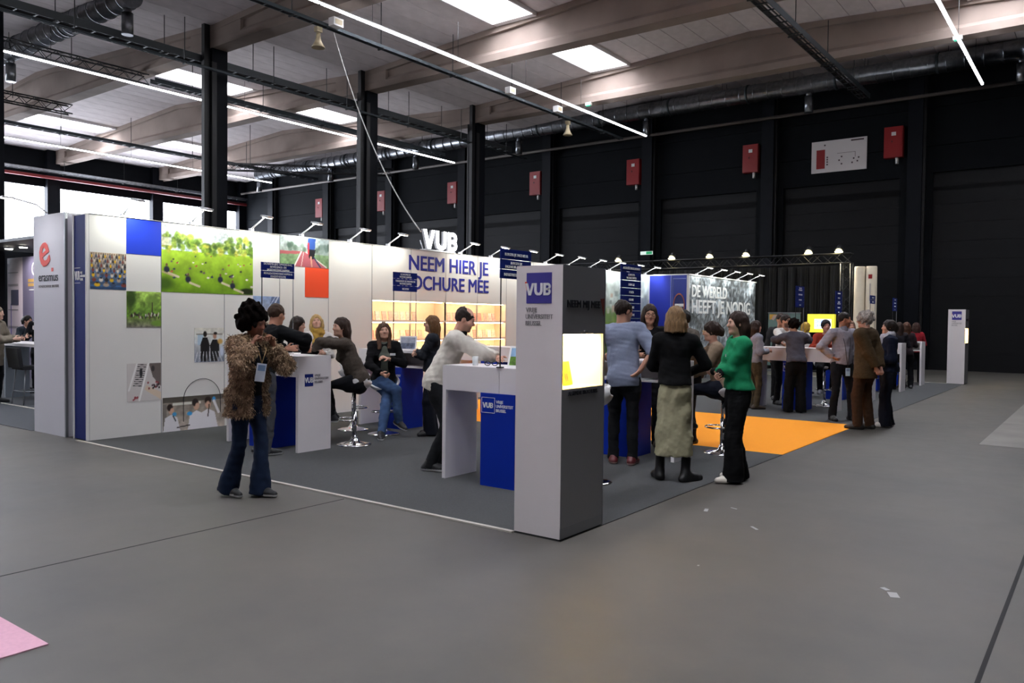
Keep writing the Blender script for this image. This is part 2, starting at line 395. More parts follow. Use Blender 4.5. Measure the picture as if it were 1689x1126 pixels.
# ---- door wall (far side): panels, pilasters, roller doors
wall_far = struct('wall_far', MB().box(XL, XR, YF+.12, YF+.3, 0, 10.6), M_dark)
PIL = [-5.3-4.87*k for k in range(8)] + [-.43]
SLAT = None
edges = sorted(PIL+[XL, XR])
for i in range(len(edges)-1):
    a, b = edges[i], edges[i+1]
    if b-a < 2: continue
    ztop = 6.45 if a > -6 else 6.36
    MB().box(a, b, YF-.1, YF+.13, ztop, 7.3).build('wall_panel', M_dark, wall_far)
    MB().box(a, b, YF-.1, YF+.13, 7.315, 8.55).build('wall_panel', M_dark, wall_far)
    MB().box(a, b, YF-.1, YF+.13, 8.565, 10.6).build('wall_panel', M_dark, wall_far)
    MB().box(a, a+.5, YF-.1, YF+.13, 0, ztop).build('wall_panel', M_dark, wall_far)
    MB().box(b-.5, b, YF-.1, YF+.13, 0, ztop).build('wall_panel', M_dark, wall_far)
    n = i+1
    d = empty('door_%d' % n, (0,0,0), kind='structure')
    h = .6
    me = MB()
    me.box(a+.5, b-.5, YF+.02, YF+.11, 0, h-.012).box(a+.5,b-.5,YF+.04,YF+.11,h-.02,h)
    me = me.mesh('door_slat', M_door)
    k = 0
    while k*h < ztop-.05:
        o = link('door_slat', me, d); o.location = (0,0,min(k*h, ztop-h)); k += 1
for x in PIL:
    MB().box(x-.22, x+.22, YF-.42, YF+.1, 0, 10.3).build('pilaster', M_col, wall_far)
    MB().box(x+.225, x+.30, YF-.3, YF, 0, 9.6).build('flange', M_black, wall_far)
# window wall (left)
wall_left = struct('wall_left', MB().box(XL-.3, XL-.25, YN, YF, 0, 10.6), M_dark)
M_pane = mat('window_pane', '#eef3ff', .4, emit='#eaf1ff', strength=WINDOW)
wy = [29.05-5.42*k for k in range(9)]
nwin = 0
for k in range(8):
    y1, y0 = wy[k]-.3, wy[k+1]+.3
    if y0 < YN: break
    nwin += 1
    MB().box(XL-.26, XL, y0-.6, y1+.0, 0, 5.0).build('wall_panel', M_dark, wall_left)
    MB().box(XL-.26, XL, y0-.6, y1+.0, 7.9, 10.6).build('wall_panel', M_dark, wall_left)
    MB().box(XL-.26, XL+.3, y1, y1+.6, 0, 10.2).build('pilaster', M_col, wall_left)
    w = empty('window_%d' % nwin if k < 3 else 'window_%d_offscreen' % nwin, (0,0,0), kind='structure')
    npn = 11; pw = (y1-y0)/npn
    MB().box(XL-.12,XL+.02,y0,y1,7.82,7.92).box(XL-.12,XL+.02,y0,y1,4.97,5.05).build('window_frame', M_col, w)
    me = MB().box(XL-.1,XL-.06,.012,pw-.012,5.0,7.9).mesh('pane', M_pane)
    mm = MB().box(XL-.11,XL-.03,-.014,.014,5.0,7.9).mesh('mullion', M_galv)
    for q in range(npn):
        o = link('pane', me, w); o.location = (0, y0+q*pw, 0)
        if q: o = link('mullion', mm, w); o.location = (0, y0+q*pw, 0)
struct('wall_right', MB().box(XR, XR+.2, YN, YF, 0, 10.6), M_dark)
struct('wall_rear', MB().box(XL, XR, YN-.2, YN, 0, 10.6), M_dark)
# ---- roof: planks between the beams, skylights in them
SKYX = [(-37.6,-36.2), (-27.1,-25.7), (-14.4,-13.0), (-3.2,-1.8)]
ceiling = struct('ceiling', MB().box(XL-.3, XR, YN, YF+.3, 11.35, 11.5), M_dark)
M_gap = M_plank
M_up = mat('skylight_upstand', '#e6e4e4', .7)
M_sky = mat('skylight_pane', '#ffffff', .4, emit='#f1f5ff', strength=SKYLIGHT)
PW = .7
def plank_runs(sky):
    out = []
    for a, b in zip([XL]+[q[1]+.05 for q in sky], [q[0]-.05 for q in sky]+[XR]):
        cuts = sorted({a, b} | {c for c in (-31.33, -20.15, -8.93) if a < c < b})
        for c0, c1 in zip(cuts[:-1], cuts[1:]):
            n = max(1, round((c1-c0)/PW)); out += [(c0+(c1-c0)*k/n, c0+(c1-c0)*(k+1)/n) for k in range(n)]
    return out
plank_me = MB().box(-.5, .5, -2.69, 2.69, 0, .22).mesh('roof_plank', M_plank)
for bi, (y0, y1) in enumerate(BAYS):
    built = y1 > 5; sky = SKYX if bi in (1,2,4,5) else []          # pairs of bays with skylights, none along the door wall nor in the bay with the near duct
    if built:
        for x0, x1 in plank_runs(sky):
            xc = (x0+x1)/2; sl = 1 if roof_z(xc+.01) > roof_z(xc-.01) else -1
            o = link('roof_plank', plank_me, ceiling); o.location = (xc, (y0+y1)/2, roof_z(xc)-.02); o.rotation_euler = (0, -sl*math.atan(.64/11.2), 0); o.scale = (x1-x0-.016, 1, 1)
    # sheet over the planks (seen through the joints); behind the camera it is the roof
    for a, b in zip([XL]+[q[1]+.03 for q in sky], [q[0]-.03 for q in sky]+[XR]):
        cuts = sorted({a, b} | {c for c in (-31.33, -20.15, -8.93, 2.27, 13.5) if a < c < b})
        mb = MB(); dz = .12 if built else 0
        for c0, c1 in zip(cuts[:-1], cuts[1:]):
            mb.prism([(c0,y0,roof_z(c0+1e-4)+dz),(c1,y0,roof_z(c1-1e-4)+dz),(c1,y0,roof_z(c1-1e-4)+.3),(c0,y0,roof_z(c0+1e-4)+.3)], (0,y1-y0,0))
        mb.build('roof_sheet', M_gap if built else M_plank, ceiling)
    for a, b in sky:
        zz = min(roof_z(a), roof_z(b))-.03
        s = empty('skylight' if bi in (1,2) and a < -5 else 'skylight_offscreen', ((a+b)/2,(y0+y1)/2,zz), kind='structure')
        xa, xb, ya, yb = -(b-a)/2, (b-a)/2, y0+.45-(y0+y1)/2, y1-.45-(y0+y1)/2
        MB().box(xa-.05,xa,ya,yb,0,1.0).box(xb,xb+.05,ya,yb,0,1.0).box(xa,xb,ya-.38,ya,0,1.0).box(xa,xb,yb,yb+.38,0,1.0).build('upstand', M_up, s)
        np_ = 4; L_ = (yb-ya)/np_
        for q in range(np_): MB().box(xa,xb,ya+q*L_+.015,ya+(q+1)*L_-.015,.93,.97).build('pane', M_sky, s)
        MB().box(xa,xb,ya,yb,.985,1.0).build('frame', M_tray, s)
# ---- beams and columns
def beam_profile(x0, x1):
    n = 8; return [(x0+(x1-x0)*i/n) for i in range(n+1)]
for k, y in enumerate(BEAM_Y):
    for (a, b) in ((XL, -20.15), (-20.15, 2.27)):
        o = empty('girder', (0,y,0), kind='structure')
        o['label'] = 'tapered concrete roof girder resting on the dark columns'
        xm = (a+b)/2
        web = MB().prism([(a,-.13,9.03),(b,-.13,9.03),(b,-.13,roof_z(b-1e-3)-.02),(xm,-.13,roof_z(xm)-.02),(a,-.13,roof_z(a+1e-3)-.02)], (0,.26,0))
        web.build('web', M_conc, o)
        fl = MB()
        fl.prism([(a,-.24,8.98),(b,-.24,8.98),(b,-.24,9.18),(a,-.24,9.18)], (0,.48,0))
        fl.prism([(a,-.24,9.18),(b,-.24,9.18),(b,-.13,9.30),(a,-.13,9.30)], (0,.001,0))
        fl.build('bottom_flange', M_conc, o)
        tf = MB()
        for (c0, c1) in ((a, xm), (xm, b)):
            z0, z1 = roof_z(c0+1e-3)-.02, roof_z(c1-1e-3)-.02
            tf.prism([(c0,-.24,z0-.17),(c1,-.24,z1-.17),(c1,-.24,z1),(c0,-.24,z0)], (0,.48,0))
        tf.build('top_flange', M_conc, o)
        for c in (a, b):
            sgn = 1 if c == a else -1
            MB().box(min(c,c+sgn*1.2), max(c,c+sgn*1.2), -.23, .23, 9.0, roof_z(c+sgn*.01)-.03).build('end_block', M_conc, o)
for k, y in enumerate(BEAM_Y):
    for x in ((-19.77,-20.04,-20.48,-21.4,-20.6,-20.5,-20.5)[k], 2.3):
        c = empty('column', (x,y,0), kind='structure')
        MB().box(-.24,.24,-.24,.24,0,8.98).build('shaft', M_col, c)
        MB().box(.0,.14,-.42,-.25,0,9.75).build('drainpipe', M_black, c)
        MB().box(-.245,-.2,-.245,-.1,0,8.6).box(.2,.245,-.245,-.1,0,8.6).build('edge_strip', M_black, c)
# ================================================================ services under the roof
M_led = mat('led_strip', '#ffffff', .4, emit='#f6f8ff', strength=LED)
M_ledw = mat('led_strip_warm', '#ffffff', .4, emit='#fff7dc', strength=LED)
def led_line(x, y0, y1, z, label):
    r = empty('light_strip', (x, y0, z), label=label, cat='light strip', group='long light strips under the roof')
    n = max(1, round((y1-y0)/3.0)); L = (y1-y0)/n
    hs = MB().box(-.034,.034,.0,L-.01,.02,.05).mesh('housing', M_white); tb = MB().box(-.03,.03,.02,L-.03,-.015,.02).mesh('diffuser', M_led)
    rod = MB().tube([(0,0,.08),(0,0,1.0)], .006, 5).mesh('suspension_wire', M_black)
    for i in range(n):
        for nm, me in (('housing', hs), ('diffuser', tb)):
            o = link(nm, me, r); o.location = (0, i*L, 0)
        o = link('suspension_wire', rod, r); o.location = (0, i*L+L/2, 0)
led_line(-23.8, -10.0, 27.3, 8.5, 'long bright light strip hanging behind the dark columns under a black truss')
led_line(-14.3, -10.0, 27.4, 8.5, 'long bright light strip hanging in front of the dark columns beside a thin cable tray')
led_line(-3.2, -10.0, 27.0, 8.5, 'bright light strip crossing the silver duct beside the thick dark cable tray')
led_line(-35.3, -10.0, 26.0, 8.5, 'bright light strip near the window wall beyond the other strips')
def tray(x, y0, y1, z, w, h, label, m=M_tray, drop=1.2, wires=True):
    r = empty('cable_tray', (x, y0, z), label=label, cat='cable tray', group='cable trays under the roof')
    L = y1-y0
    MB().box(-w/2,-w/2+.015,0,L,0,h).box(w/2-.015,w/2,0,L,0,h).build('side_rail', m, r)
    n = int(L/.45); rung = MB().box(-w/2,w/2,-.02,.02,.0,.02).mesh('rung', m)
    for i in range(n): o = link('rung', rung, r); o.location = (0,(i+.5)*L/n,0)
    MB().tube([(-w*.2,0,.04),(-w*.2,L,.04)], .022, 6).tube([(w*.15,0,.035),(w*.15,L,.035)], .018, 6).build('cable', M_black, r)
    rod = MB().tube([(0,0,h),(0,0,drop)], .012, 5).box(-w/2-.03,w/2+.03,-.02,.02,-.03,0).mesh('hanger', M_black)
    k = int(L/2.7)
    for i in range(k): o = link('hanger', rod, r); o.location = (0,(i+.5)*L/k,0)
    return r
tray(-15.6, 2, 27.8, 8.6, .16, .08, 'thin cable tray with loudspeakers alongside the bright strip')
tray(-6.4, 2, 26.9, 8.55, .3, .16, 'thick dark cable tray ending before the silver duct')
tray(-20.75, 2, 27.2, 8.6, .42, .2, 'wide grey cable tray running past the dark columns', mat('grey_tray','#565b5e',.5,metal=.5))
tray(-19.75, 2, 27.2, 8.18, .08, .06, 'narrow conduit slung below the wide grey cable tray')
tray(-24.25, 13.4, 27.0, 8.8, .28, .14, 'dark cable tray carrying on from the black truss')
tray(-33.2, 2, 27.2, 8.6, .26, .12, 'cable tray between the short truss and the window wall')
tray(-41.6, 2, 28.9, 8.42, .35, .12, 'pale cable tray above the red pipe by the windows', M_galv)
tag(MB().tube([(-41.7,2,8.2),(-41.7,28.9,8.2)], .08, 10).build('sprinkler_pipe', mat('red_pipe','#7c1d20',.5)), 'red sprinkler pipe running above the tall windows', 'pipe')
def truss(name, p0, p1, s, m, label, cat='truss', group=None, chord=.025, brace=.011, pitch=None):
    p0, p1 = Vector(p0), Vector(p1); L = (p1-p0).length; d = (p1-p0).normalized()
    a = Vector((0,0,1)) if abs(d.z) < .9 else Vector((1,0,0)); b = d.cross(a).normalized(); a = b.cross(d).normalized()
    r = empty(name, (0,0,0), label=label, cat=cat, group=group)
    cor = [(-s/2,-s/2),(s/2,-s/2),(s/2,s/2),(-s/2,s/2)]
    for u, v in cor: MB().tube([p0+a*u+b*v, p1+a*u+b*v], chord, 6).build('chord', m, r)
    n = max(2, int(L/(pitch or s))); mb = MB()
    for i in range(n):
        t0, t1 = p0+d*(L*i/n), p0+d*(L*(i+1)/n)
        for q in range(4):
            (u0,v0),(u1,v1) = cor[q], cor[(q+1)%4]
            if i % 2: (u0,v0),(u1,v1) = (u1,v1),(u0,v0)
            mb.tube([t0+a*u0+b*v0, t1+a*u1+b*v1], brace, 4, False)
    mb.build('bracing', m, r)
    if p0.z > 8:
        for t in (.2,.8): q = p0.lerp(p1, t); MB().tube([q, (q.x,q.y,roof_z(q.x)-.02)], .012, 5).build('hanger', m, r)
    return r
truss('lighting_truss', (-24.25,2,8.82), (-24.25,13.2,8.82), .3, M_black, 'black lattice truss hanging over the strip near the first dark column')
truss('lighting_truss', (-29.3,4,8.65), (-29.3,13.2,8.65), .3, M_black, 'short black lattice truss ending in upturned hooks near the windows')
truss('lighting_truss', (-32.8,21.0,8.3), (-27.0,26.6,8.3), .3, M_black, 'black lattice truss hung low in the far corner by the duct')
def duct(y, z, x0, x1, label, outs):
    r = empty('ventilation_duct', (x0,y,z), label=label, cat='duct', group='spiral ventilation ducts')
    MB().tube([(0,0,0),(x1-x0,0,0)], .3, 28).build('duct_pipe', M_galv, r)
    rg = MB().tube([(-.03,0,0),(.03,0,0)], .318, 28).mesh('seam_ring', M_galv); bd = MB().tube([(-.04,0,0),(.04,0,0)], .325, 28).mesh('collar', M_tray)
    n = int((x1-x0)/.5)
    for i in range(n): o = link('seam_ring', rg, r); o.location = ((i+.5)*(x1-x0)/n,0,0); o.scale = (.35,1,1)
    for i in range(int((x1-x0)/3)): o = link('collar', bd, r); o.location = ((i+.5)*3,0,0)
    out = MB().tube([(0,0,-.25),(0,0,-.42)], .1, 14).tube([(0,0,-.40),(0,0,-.95)], .14, 16).mesh('air_outlet', M_galv)
    for x in outs: o = link('air_outlet', out, r); o.location = (x-x0,0,0)
    w = MB().tube([(0,-.2,.25),(0,-.2,1.0)], .008, 4).tube([(0,.2,.25),(0,.2,1.0)], .008, 4).mesh('hanger', M_black)
    for i in range(int((x1-x0)/2.4)): o = link('hanger', w, r); o.location = ((i+.5)*2.4,0,0)
duct(27.8, 9.56, -39.0, 2.0, 'long silver spiral duct running along the door wall', [-38.9+6.1*k for k in range(7)])
duct(10.5, 9.57, -40.0, -20.0, 'silver spiral duct between the girders on the window side', [-20.2,-27.2,-33.2,-39.2])
tag(MB().tube([(XL+.5,28.75,8.86),(XR,28.75,8.86)], .06, 8).build('wall_pipe', mat('dull_pipe','#6b6460',.6)), 'thin dull pipe running along the door wall above the red boxes', 'pipe')
# loudspeakers, junction boxes and the cable to the illuminated sign
M_horn = mat('beige_plastic', '#b8a888', .5)
for i, (y, lab) in enumerate(((12.9,'beige horn loudspeaker under the thin cable tray where the slanting wire starts'), (24.1,'beige horn loudspeaker under the thin cable tray close to the duct'))):
    h = empty('horn_loudspeaker', (-15.7,y,8.45), label=lab, cat='loudspeaker', group='horn loudspeakers')
    MB()._lathe([(.05,0),(.06,-.12),(.09,-.22),(.17,-.36),(.165,-.36),(.05,-.2)], (0,0,0), 16).build('horn', M_horn, h)
    MB().cbox((0,0,.08),(.12,.16,.12)).build('driver', M_horn, h); MB().box(-.02,.02,-.01,.01,.1,.152).build('bracket', M_black, h)
for y, x, lab in ((13.2,-15.4,'white junction box on the thin cable tray beside the horn loudspeaker'),(20.3,-15.4,'white junction box on the thin cable tray over the middle girder'),(23.0,-15.4,'white junction box on the thin cable tray before the duct')):
    j = empty('junction_box', (x,y,8.62), label=lab, cat='box', group='junction boxes'); MB().cbox((0,0,.1),(.2,.3,.2)).build('box', M_white, j); MB().cbox((.102,0,.1),(.006,.22,.12)).build('cover', M_horn, j)
cat = [Vector((-15.6,13.3,8.55)).lerp(Vector((-9.9,10.45,3.05)), t)-Vector((0,0,1.1*4*t*(1-t)*.45)) for t in [i/24 for i in range(25)]]
tag(MB().tube(cat, .012, 5).build('supply_cable', mat('pale_cable','#b9b7b2',.6)), 'pale cable slanting down from the roof to the illuminated sign', 'cable')
# red boxes, plan board and exit light on the door wall
M_red = mat('red_cabinet', '#8c1216', .45)
for k in range(7):
    x = -5.97-4.86*k
    labs = ['beside the white plan board','one bay left of the plan board','above the exit light','behind the third dark column','between the second and third dark columns','just right of the second dark column','nearest the window wall']
    r = empty('hydrant_cabinet', (x,YF-.102,7.02), label='red wall cabinet high on the dark wall '+labs[k], cat='cabinet', group='red cabinets on the door wall')
    MB().box(-.29,.29,-.25,0,0,1.02).build('body', M_red, r)
    MB().box(-.27,.27,-.265,-.25,.02,1.0).build('door', M_red, r)
    MB().box(-.06,.08,-.27,-.264,.72,.84).build('label_plate', M_white, r)
    MB().box(-.05,-.03,-.285,-.26,.5,.56).build('handle', M_black, r)
    MB().tube([(.1,-.12,-.2),(.1,-.12,0)], .05, 8).build('lamp', M_white, r)
p = empty('plan_board', (-7.76,YF-.102,6.78), label='white site plan board with a red block and small dots on the dark wall', cat='sign')
MB().box(-.92,.92,-.04,0,0,1.1).build('board', mat('board_white','#cfc9c9',.5), p)
MB().box(-.75,-.46,-.046,-.03,.14,.80).build('plan_block', M_red, p)
M_dot = mat('dot_grey', '#4a3a3c', .6)
for (x,z) in ((-.47,.95),(-.38,.52),(-.38,.44),(-.38,.36),(-.38,.27),(.1,.5),(.02,.38),(.1,.25),(.5,.4),(.66,.42),(.62,.3),(.45,.26)): MB().cbox((x,-.043,z),(.05,.01,.05)).build('plan_dot', M_dot, p)
MB().box(.4,.82,-.046,-.03,1.0,1.05).build('heading', M_dot, p)
MB().box(-.05,.55,-.046,-.035,.62,.63).box(.54,.55,-.046,-.035,.45,.63).build('plan_line', M_dot, p)
e = empty('exit_light', (-14.95,YF-.45,4.15), label='small green and white exit light on the dark pilaster', cat='exit light')
MB().box(-.26,.26,-.06,0,0,.13).build('housing', mat('exit_white','#d9e6df',.4,emit='#d6ede0',strength=.5), e); MB().box(.0,.25,-.066,-.06,.01,.12).build('pictogram', mat('exit_green','#1f8f5a',.4,emit='#2aa56a',strength=.4), e)
for (x,y,lab) in ((-14.6,23.6,'small emergency lamp under the concrete girder left of the duct hangers'),(-3.4,23.6,'small emergency lamp under the girder beside the right light strip')):
    q = empty('emergency_lamp', (x,y+.1,8.94), label=lab, cat='lamp', group='emergency lamps on the girders'); MB().cbox((0,0,0),(.22,.1,.1)).build('housing', M_white, q); MB().cbox((0,-.01,-.06),(.16,.08,.03)).build('lens', mat('lens_green','#3fae8a',.3,emit='#3fae8a',strength=.6), q)
# ================================================================ the exhibition stand
M_panel = mat('stand_panel', '#dedcd8', .5, noise=.02, nscale=2)
M_blue = mat('stand_blue', '#0a2d9e', .5, spec=.15); M_blue2 = mat('sign_blue', '#14246f', .5, spec=.15); M_violet = mat('logo_violet', '#3f3a92', .5)
M_orange = mat('stand_orange', '#f0502a', .5); M_ink = mat('print_ink', '#1b1c28', .6); M_grey = mat('print_grey', '#8f8a8c', .6)
M_wh = mat('print_white', '#f2f2f2', .5); M_alu = mat('aluminium_edge', '#8b8d92', .4, metal=.7); M_navy = mat('letter_blue', '#2b2f92', .5)
M_carpet = mat('carpet_grey', '#474849', .95, noise=.18, nscale=90, bump=.5, bscale=260)
M_carpeto = mat('carpet_orange', '#ff9f16', .95, noise=.1, nscale=90, bump=.5, bscale=260)
# carpets
cp = MB().box(-9.7,-2.95,4.5,9.05,0,.006).box(-8.6,-2.95,12.42,22.75,0,.006).box(-9.7,-8.6,12.42,18.9,0,.006).box(-9.7,-9.4,9.05,12.42,0,.006).build('stand_carpet', M_carpet); tag(cp, 'dark grey carpet covering the whole exhibition stand', 'carpet')
tag(MB().box(-9.4,-2.95,9.05,12.42,0,.006).build('stand_carpet', M_carpeto), 'bright orange carpet square laid in the middle of the stand', 'carpet')
tag(MB().box(-9.83,-3.34,4.47,4.505,0,.012).build('carpet_trim', mat('trim_pale','#b9b4aa',.6)), 'pale trim strip along the front edge of the grey carpet', 'trim')
tag(MB().box(-8.55,-2.95,22.75,22.8,0,.012).build('carpet_trim', MATS['trim_pale']), 'pale trim strip along the far edge of the grey carpet', 'trim')
nc = MB().box(-34,-11.1,4.5,16,0,.006).build('neighbour_carpet', mat('carpet_dark','#3a3d42',.95,noise=.15,nscale=60)); tag(nc, 'dark carpet under the neighbouring stand and its stools', 'carpet')
tag(MB().box(-34,-12.2,5.55,5.6,.005,.012).build('carpet_trim', MATS['trim_pale']), 'pale strip lying across the dark neighbouring carpet', 'trim')
tag(MB().box(-9,-3.83,-4,1.62,0,.006).build('pink_mat', mat('mat_pink','#d8a6b8',.9,noise=.06,nscale=50)), 'pink mat whose corner lies on the bare concrete', 'mat')
# ---- back wall
W = empty('stand_wall', (-9.7,4.57,0), label='long white stand wall with square photographs and colour fields', cat='partition', kind='thing')
wl = lambda x: x+9.7
MB().box(-.32,-.03,0,4.52,0,2.68).box(-.32,-.03,8.15,14.33,0,2.68).box(-.32,-.03,4.52,8.15,0,.81).box(-.32,-.03,4.52,8.15,1.8,2.68).box(-.32,-.295,4.52,8.15,.81,1.8).build('core', M_alu, W)
PY = [4.57,5.47] + [5.47+.9065*k for k in range(1,16)]
pan = []
for a, b in zip(PY[:-1], PY[1:]):
    shelf = 9.0 < (a+b)/2 < 12.7
    mb = MB().box(-.03,0,a-4.57+.003,b-4.57-.003,1.795 if shelf else .004,2.70)
    mb.build('panel', M_panel, W)
    if shelf: MB().box(-.03,0,a-4.57+.003,b-4.57-.003,.004,.816).build('panel', M_panel, W)
for y in PY: MB().box(-.031,.0015,y-4.57-.004,y-4.57+.004,0,2.70).build('panel_joint', M_alu, W)
MB().box(-.34,.0,-.012,14.33,2.69,2.705).build('top_rail', M_white, W)
MB().box(-.345,-.32,-.03,0,0,2.7).box(-.025,.002,-.03,0,0,2.7).build('end_frame', M_white, W)
MB().box(-.318,-.027,-.02,-.005,0.01,2.69).build('end_banner', M_blue2, W)['label'] = 'dark blue end face with small white logo'
text('VUB', (-10.0,4.548,1.92), .15, '-Y', M_wh, W, bold=.02, width=.12); text('VRIJE\nUNIVERSITEIT\nBRUSSEL', (-9.865,4.548,1.99), .04, '-Y', M_wh, W, width=.12)
MB().box(-.31,-.17,-.024,-.02,2.06,2.064).box(-.31,-.17,-.024,-.02,1.88,1.884).build('logo_frame', M_wh, W)
def pic(y0, z0, y1, z1, P, label): return picture('photograph', W, '+X', (-9.7,y0,z0), y1-y0, z1-z0, P, label=label)
def flat(y0, z0, y1, z1, m, nm): return MB().box(0,.004,y0-4.57,y1-4.57,z0,z1).build(nm, m, W)
flat(5.02,2.26,5.466,2.69,mat('field_blue','#2440c8',.45),'colour_field'); flat(7.737,1.806,8.186,2.25,M_orange,'colour_field')
r_ = np.random.RandomState(3)
# students on the grass
P = Paint(170,110,1.57); P.band(0,.62,'#6f9a1c','#a8cc3a').band(.62,1,'#cfe6ea','#eef8f4'); P.noise(.22,14,9,1)
for i in range(150):
    u = r_.rand(); P.ell(u,.62+(.10+.16*abs(math.sin(u*4.2+1.0)))*r_.rand(),.022+.03*r_.rand(),.03+.05*r_.rand(),['#5d7d2a','#88a63a','#c2bd4a','#3f5a26','#9fb551','#6f8f34'][i%6],.85,.5)
P.rect(0,.1,.68,.8,'#d9dcd8',.7); P.noise(.35,60,40,5,(P.V > .6).astype(float))
P.ell(.03,.12,.12,.13,'#3d5c14',.9,.6); P.ell(.93,.05,.1,.06,'#1f2a12',1,.4)
for i in range(34):
    u, v = r_.rand(), .12+.45*r_.rand()**.8; s_ = .35+.9*(.6-v)
    P.ell(u,v,.018*s_*1.6,.022*s_*1.3,['#2a2c3c','#d8cfc8','#6d5a68','#b85a4a','#32405a','#efeae4'][i%6],1,.4); P.ell(u+.004,v+.028*s_,.009*s_,.013*s_,'#5a4034',1,.4)
for (u,v) in ((.05,.33),(.27,.2),(.62,.22),(.76,.13)): P.ell(u,v,.035,.06,'#23283c',1,.4); P.ell(u,v+.07,.014,.025,'#6b4a3a',1,.4); P.line(u+.02,v-.05,u+.12,v-.1,.02,'#d9c8b8',.9)
P.line(.0,.30,.12,.24,.015,'#c8b090',.8)
pic(5.475,1.807,6.826,2.68,P,'photo of students sitting on a sunny lawn')
# lecture hall
P = Paint(64,64,1); P.band(0,1,'#27466e','#c9b79f'); P.noise(.3,10,10,2)
for row in range(7):
    v = .1+row*.13; n = 4+row*2
    P.rect(0,1,v-.03,v+.015,'#3f6ca0' if row < 4 else '#7a7066',.8)
    for i in range(n):
        u = (i+.5+.3*r_.rand())/n; s_ = 1.1/n
        P.ell(u,v+.02,s_*.36,.06,['#e0b020','#20222c','#d6cabb','#7e3b34','#394a66','#b09a86'][(i*5+row*3)%6],1,.3); P.ell(u,v+.08,s_*.18,.035,['#3a261c','#7a5a40','#1d1a1a'][(i+row)%3],1,.3)
pic(4.585,1.812,5.017,2.25,P,'photo of a full lecture hall with blue seats')
# group under trees
P = Paint(64,64,1); P.band(0,.3,'#77736c','#6f8a3c').band(.3,1,'#5f8a2c','#a8c860'); P.noise(.5,12,12,4)
P.ell(.12,.8,.2,.35,'#2c4416',.9,.5); P.ell(.75,.75,.22,.25,'#6f8f3e',.8,.5); P.rect(.72,.75,.3,.7,'#3b2f22',.9)
for i in range(44): P.ell(.1+.85*r_.rand(),.27+.12*r_.rand(),.018,.05,['#15161c','#2c2e3a','#d8d2cc','#5a3434'][i%4],1,.3)
P.ell(.9,.12,.25,.1,'#6f9a34',.9,.4)
pic(5.022,1.352,5.466,1.80,P,'photo of a large group of people under park trees')
# stairs
P = Paint(64,64,1); P.c[:] = srgb('#cfc9c6'); P.poly([(.62,1),(1,1),(1,.35),(.75,.62)],'#6c625e'); P.ell(.75,.85,.06,.09,'#3a3434',1,.3)
for i in range(11): P.line(.18+.013*i,.42+.055*i,.42+.013*i,.40+.055*i,.013,'#2c2a2a')
P.line(.35,.02,.62,1,.03,'#f2f0ee'); P.line(.05,.3,.28,.98,.03,'#e9e6e4'); P.poly([(.5,.3),(1,0),(1,.2),(.55,.42)],'#d8c4ae')
P.ell(.4,.75,.05,.14,'#16161a',1,.3)
for i in range(16): P.ell(.6+.35*r_.rand(),.3+.22*r_.rand(),.03,.035,['#2a2222','#8a2c30','#54444a'][i%3],1,.3)
for i in range(6): P.ell(.18+.12*r_.rand(),.04+.07*r_.rand(),.03,.03,'#8f2a34',1,.3)
pic(5.025,.43,5.468,.905,P,'photo looking down on a white staircase')
# laboratory
P = Paint(110,56,2); P.band(0,1,'#b9aca0','#8d8478'); P.noise(.25,16,8,6); P.rect(0,1,.84,1,'#4a463e',.8); P.rect(.15,.6,.75,.82,'#e6e6da',.9); P.rect(.0,.06,0,.8,'#6f6a66',.7)
def labp(u, sc, hair, turn):
    P.poly([(u-.13*sc,0),(u-.10*sc,.42*sc),(u,.52*sc),(u+.10*sc,.42*sc),(u+.15*sc,0)],'#e9e6ea'); P.ell(u,.66*sc,.05*sc,.15*sc,'#d0a58c',1,.2); P.ell(u-.02*turn,.74*sc,.055*sc,.12*sc,hair,1,.25); P.ell(u+.012*turn,.64*sc,.036*sc,.1*sc,'#d3aa92',1,.3)
labp(.13,.95,'#2a1c18',1); labp(.53,1.08,'#241814',1); labp(.72,1.12,'#30201a',0); P.line(.72,.35,.74,.7,.02,'#30201a')
P.ell(.18,.5,.04,.07,'#4aa6dc',1,.3); P.ell(.42,.48,.05,.07,'#3d9fe0',1,.3); P.ell(.82,.85,.035,.1,'#3d9fe0',1,.3); P.line(.82,.8,.9,.45,.05,'#e6e2e4'); P.line(.16,.45,.2,.3,.02,'#20242c'); P.line(.22,.1,.42,.14,.02,'#3a3434')
pic(5.487,.006,6.376,.448,P,'photo of three people in white coats in a laboratory')
# reception desk
P = Paint(64,64,1); P.band(0,.55,'#7c8494','#c8ccd0').band(.55,1,'#cfd6da','#dcd8cc'); P.noise(.15,10,10,8); P.rect(.05,.95,.8,.84,'#8a8478'); P.rect(.1,.3,.5,.8,'#a9c4d8',.8)
for u,h_ in ((.35,.92),(.68,.86)):
    P.poly([(u-.14,.02),(u-.16,.5),(u-.08,h_-.2),(u+.08,h_-.2),(u+.16,.5),(u+.12,.02)],'#15151a'); P.ell(u,h_-.1,.07,.1,'#1c1614' if u < .5 else '#b98a74',1,.3)
P.ell(.7,.84,.07,.05,'#221814',1,.3)
for i in range(8): P.line(.02+.13*i,.02,.1+.1*i,.3,.012,'#dfe3e8',.9)
P.ell(.86,.6,.12,.1,'#c99a4a',.9,.5); P.ell(.92,.3,.08,.18,'#cfd8ec',.9,.4)
pic(5.93,.887,6.37,1.345,P,'photo of two people in black talking in a bright room')
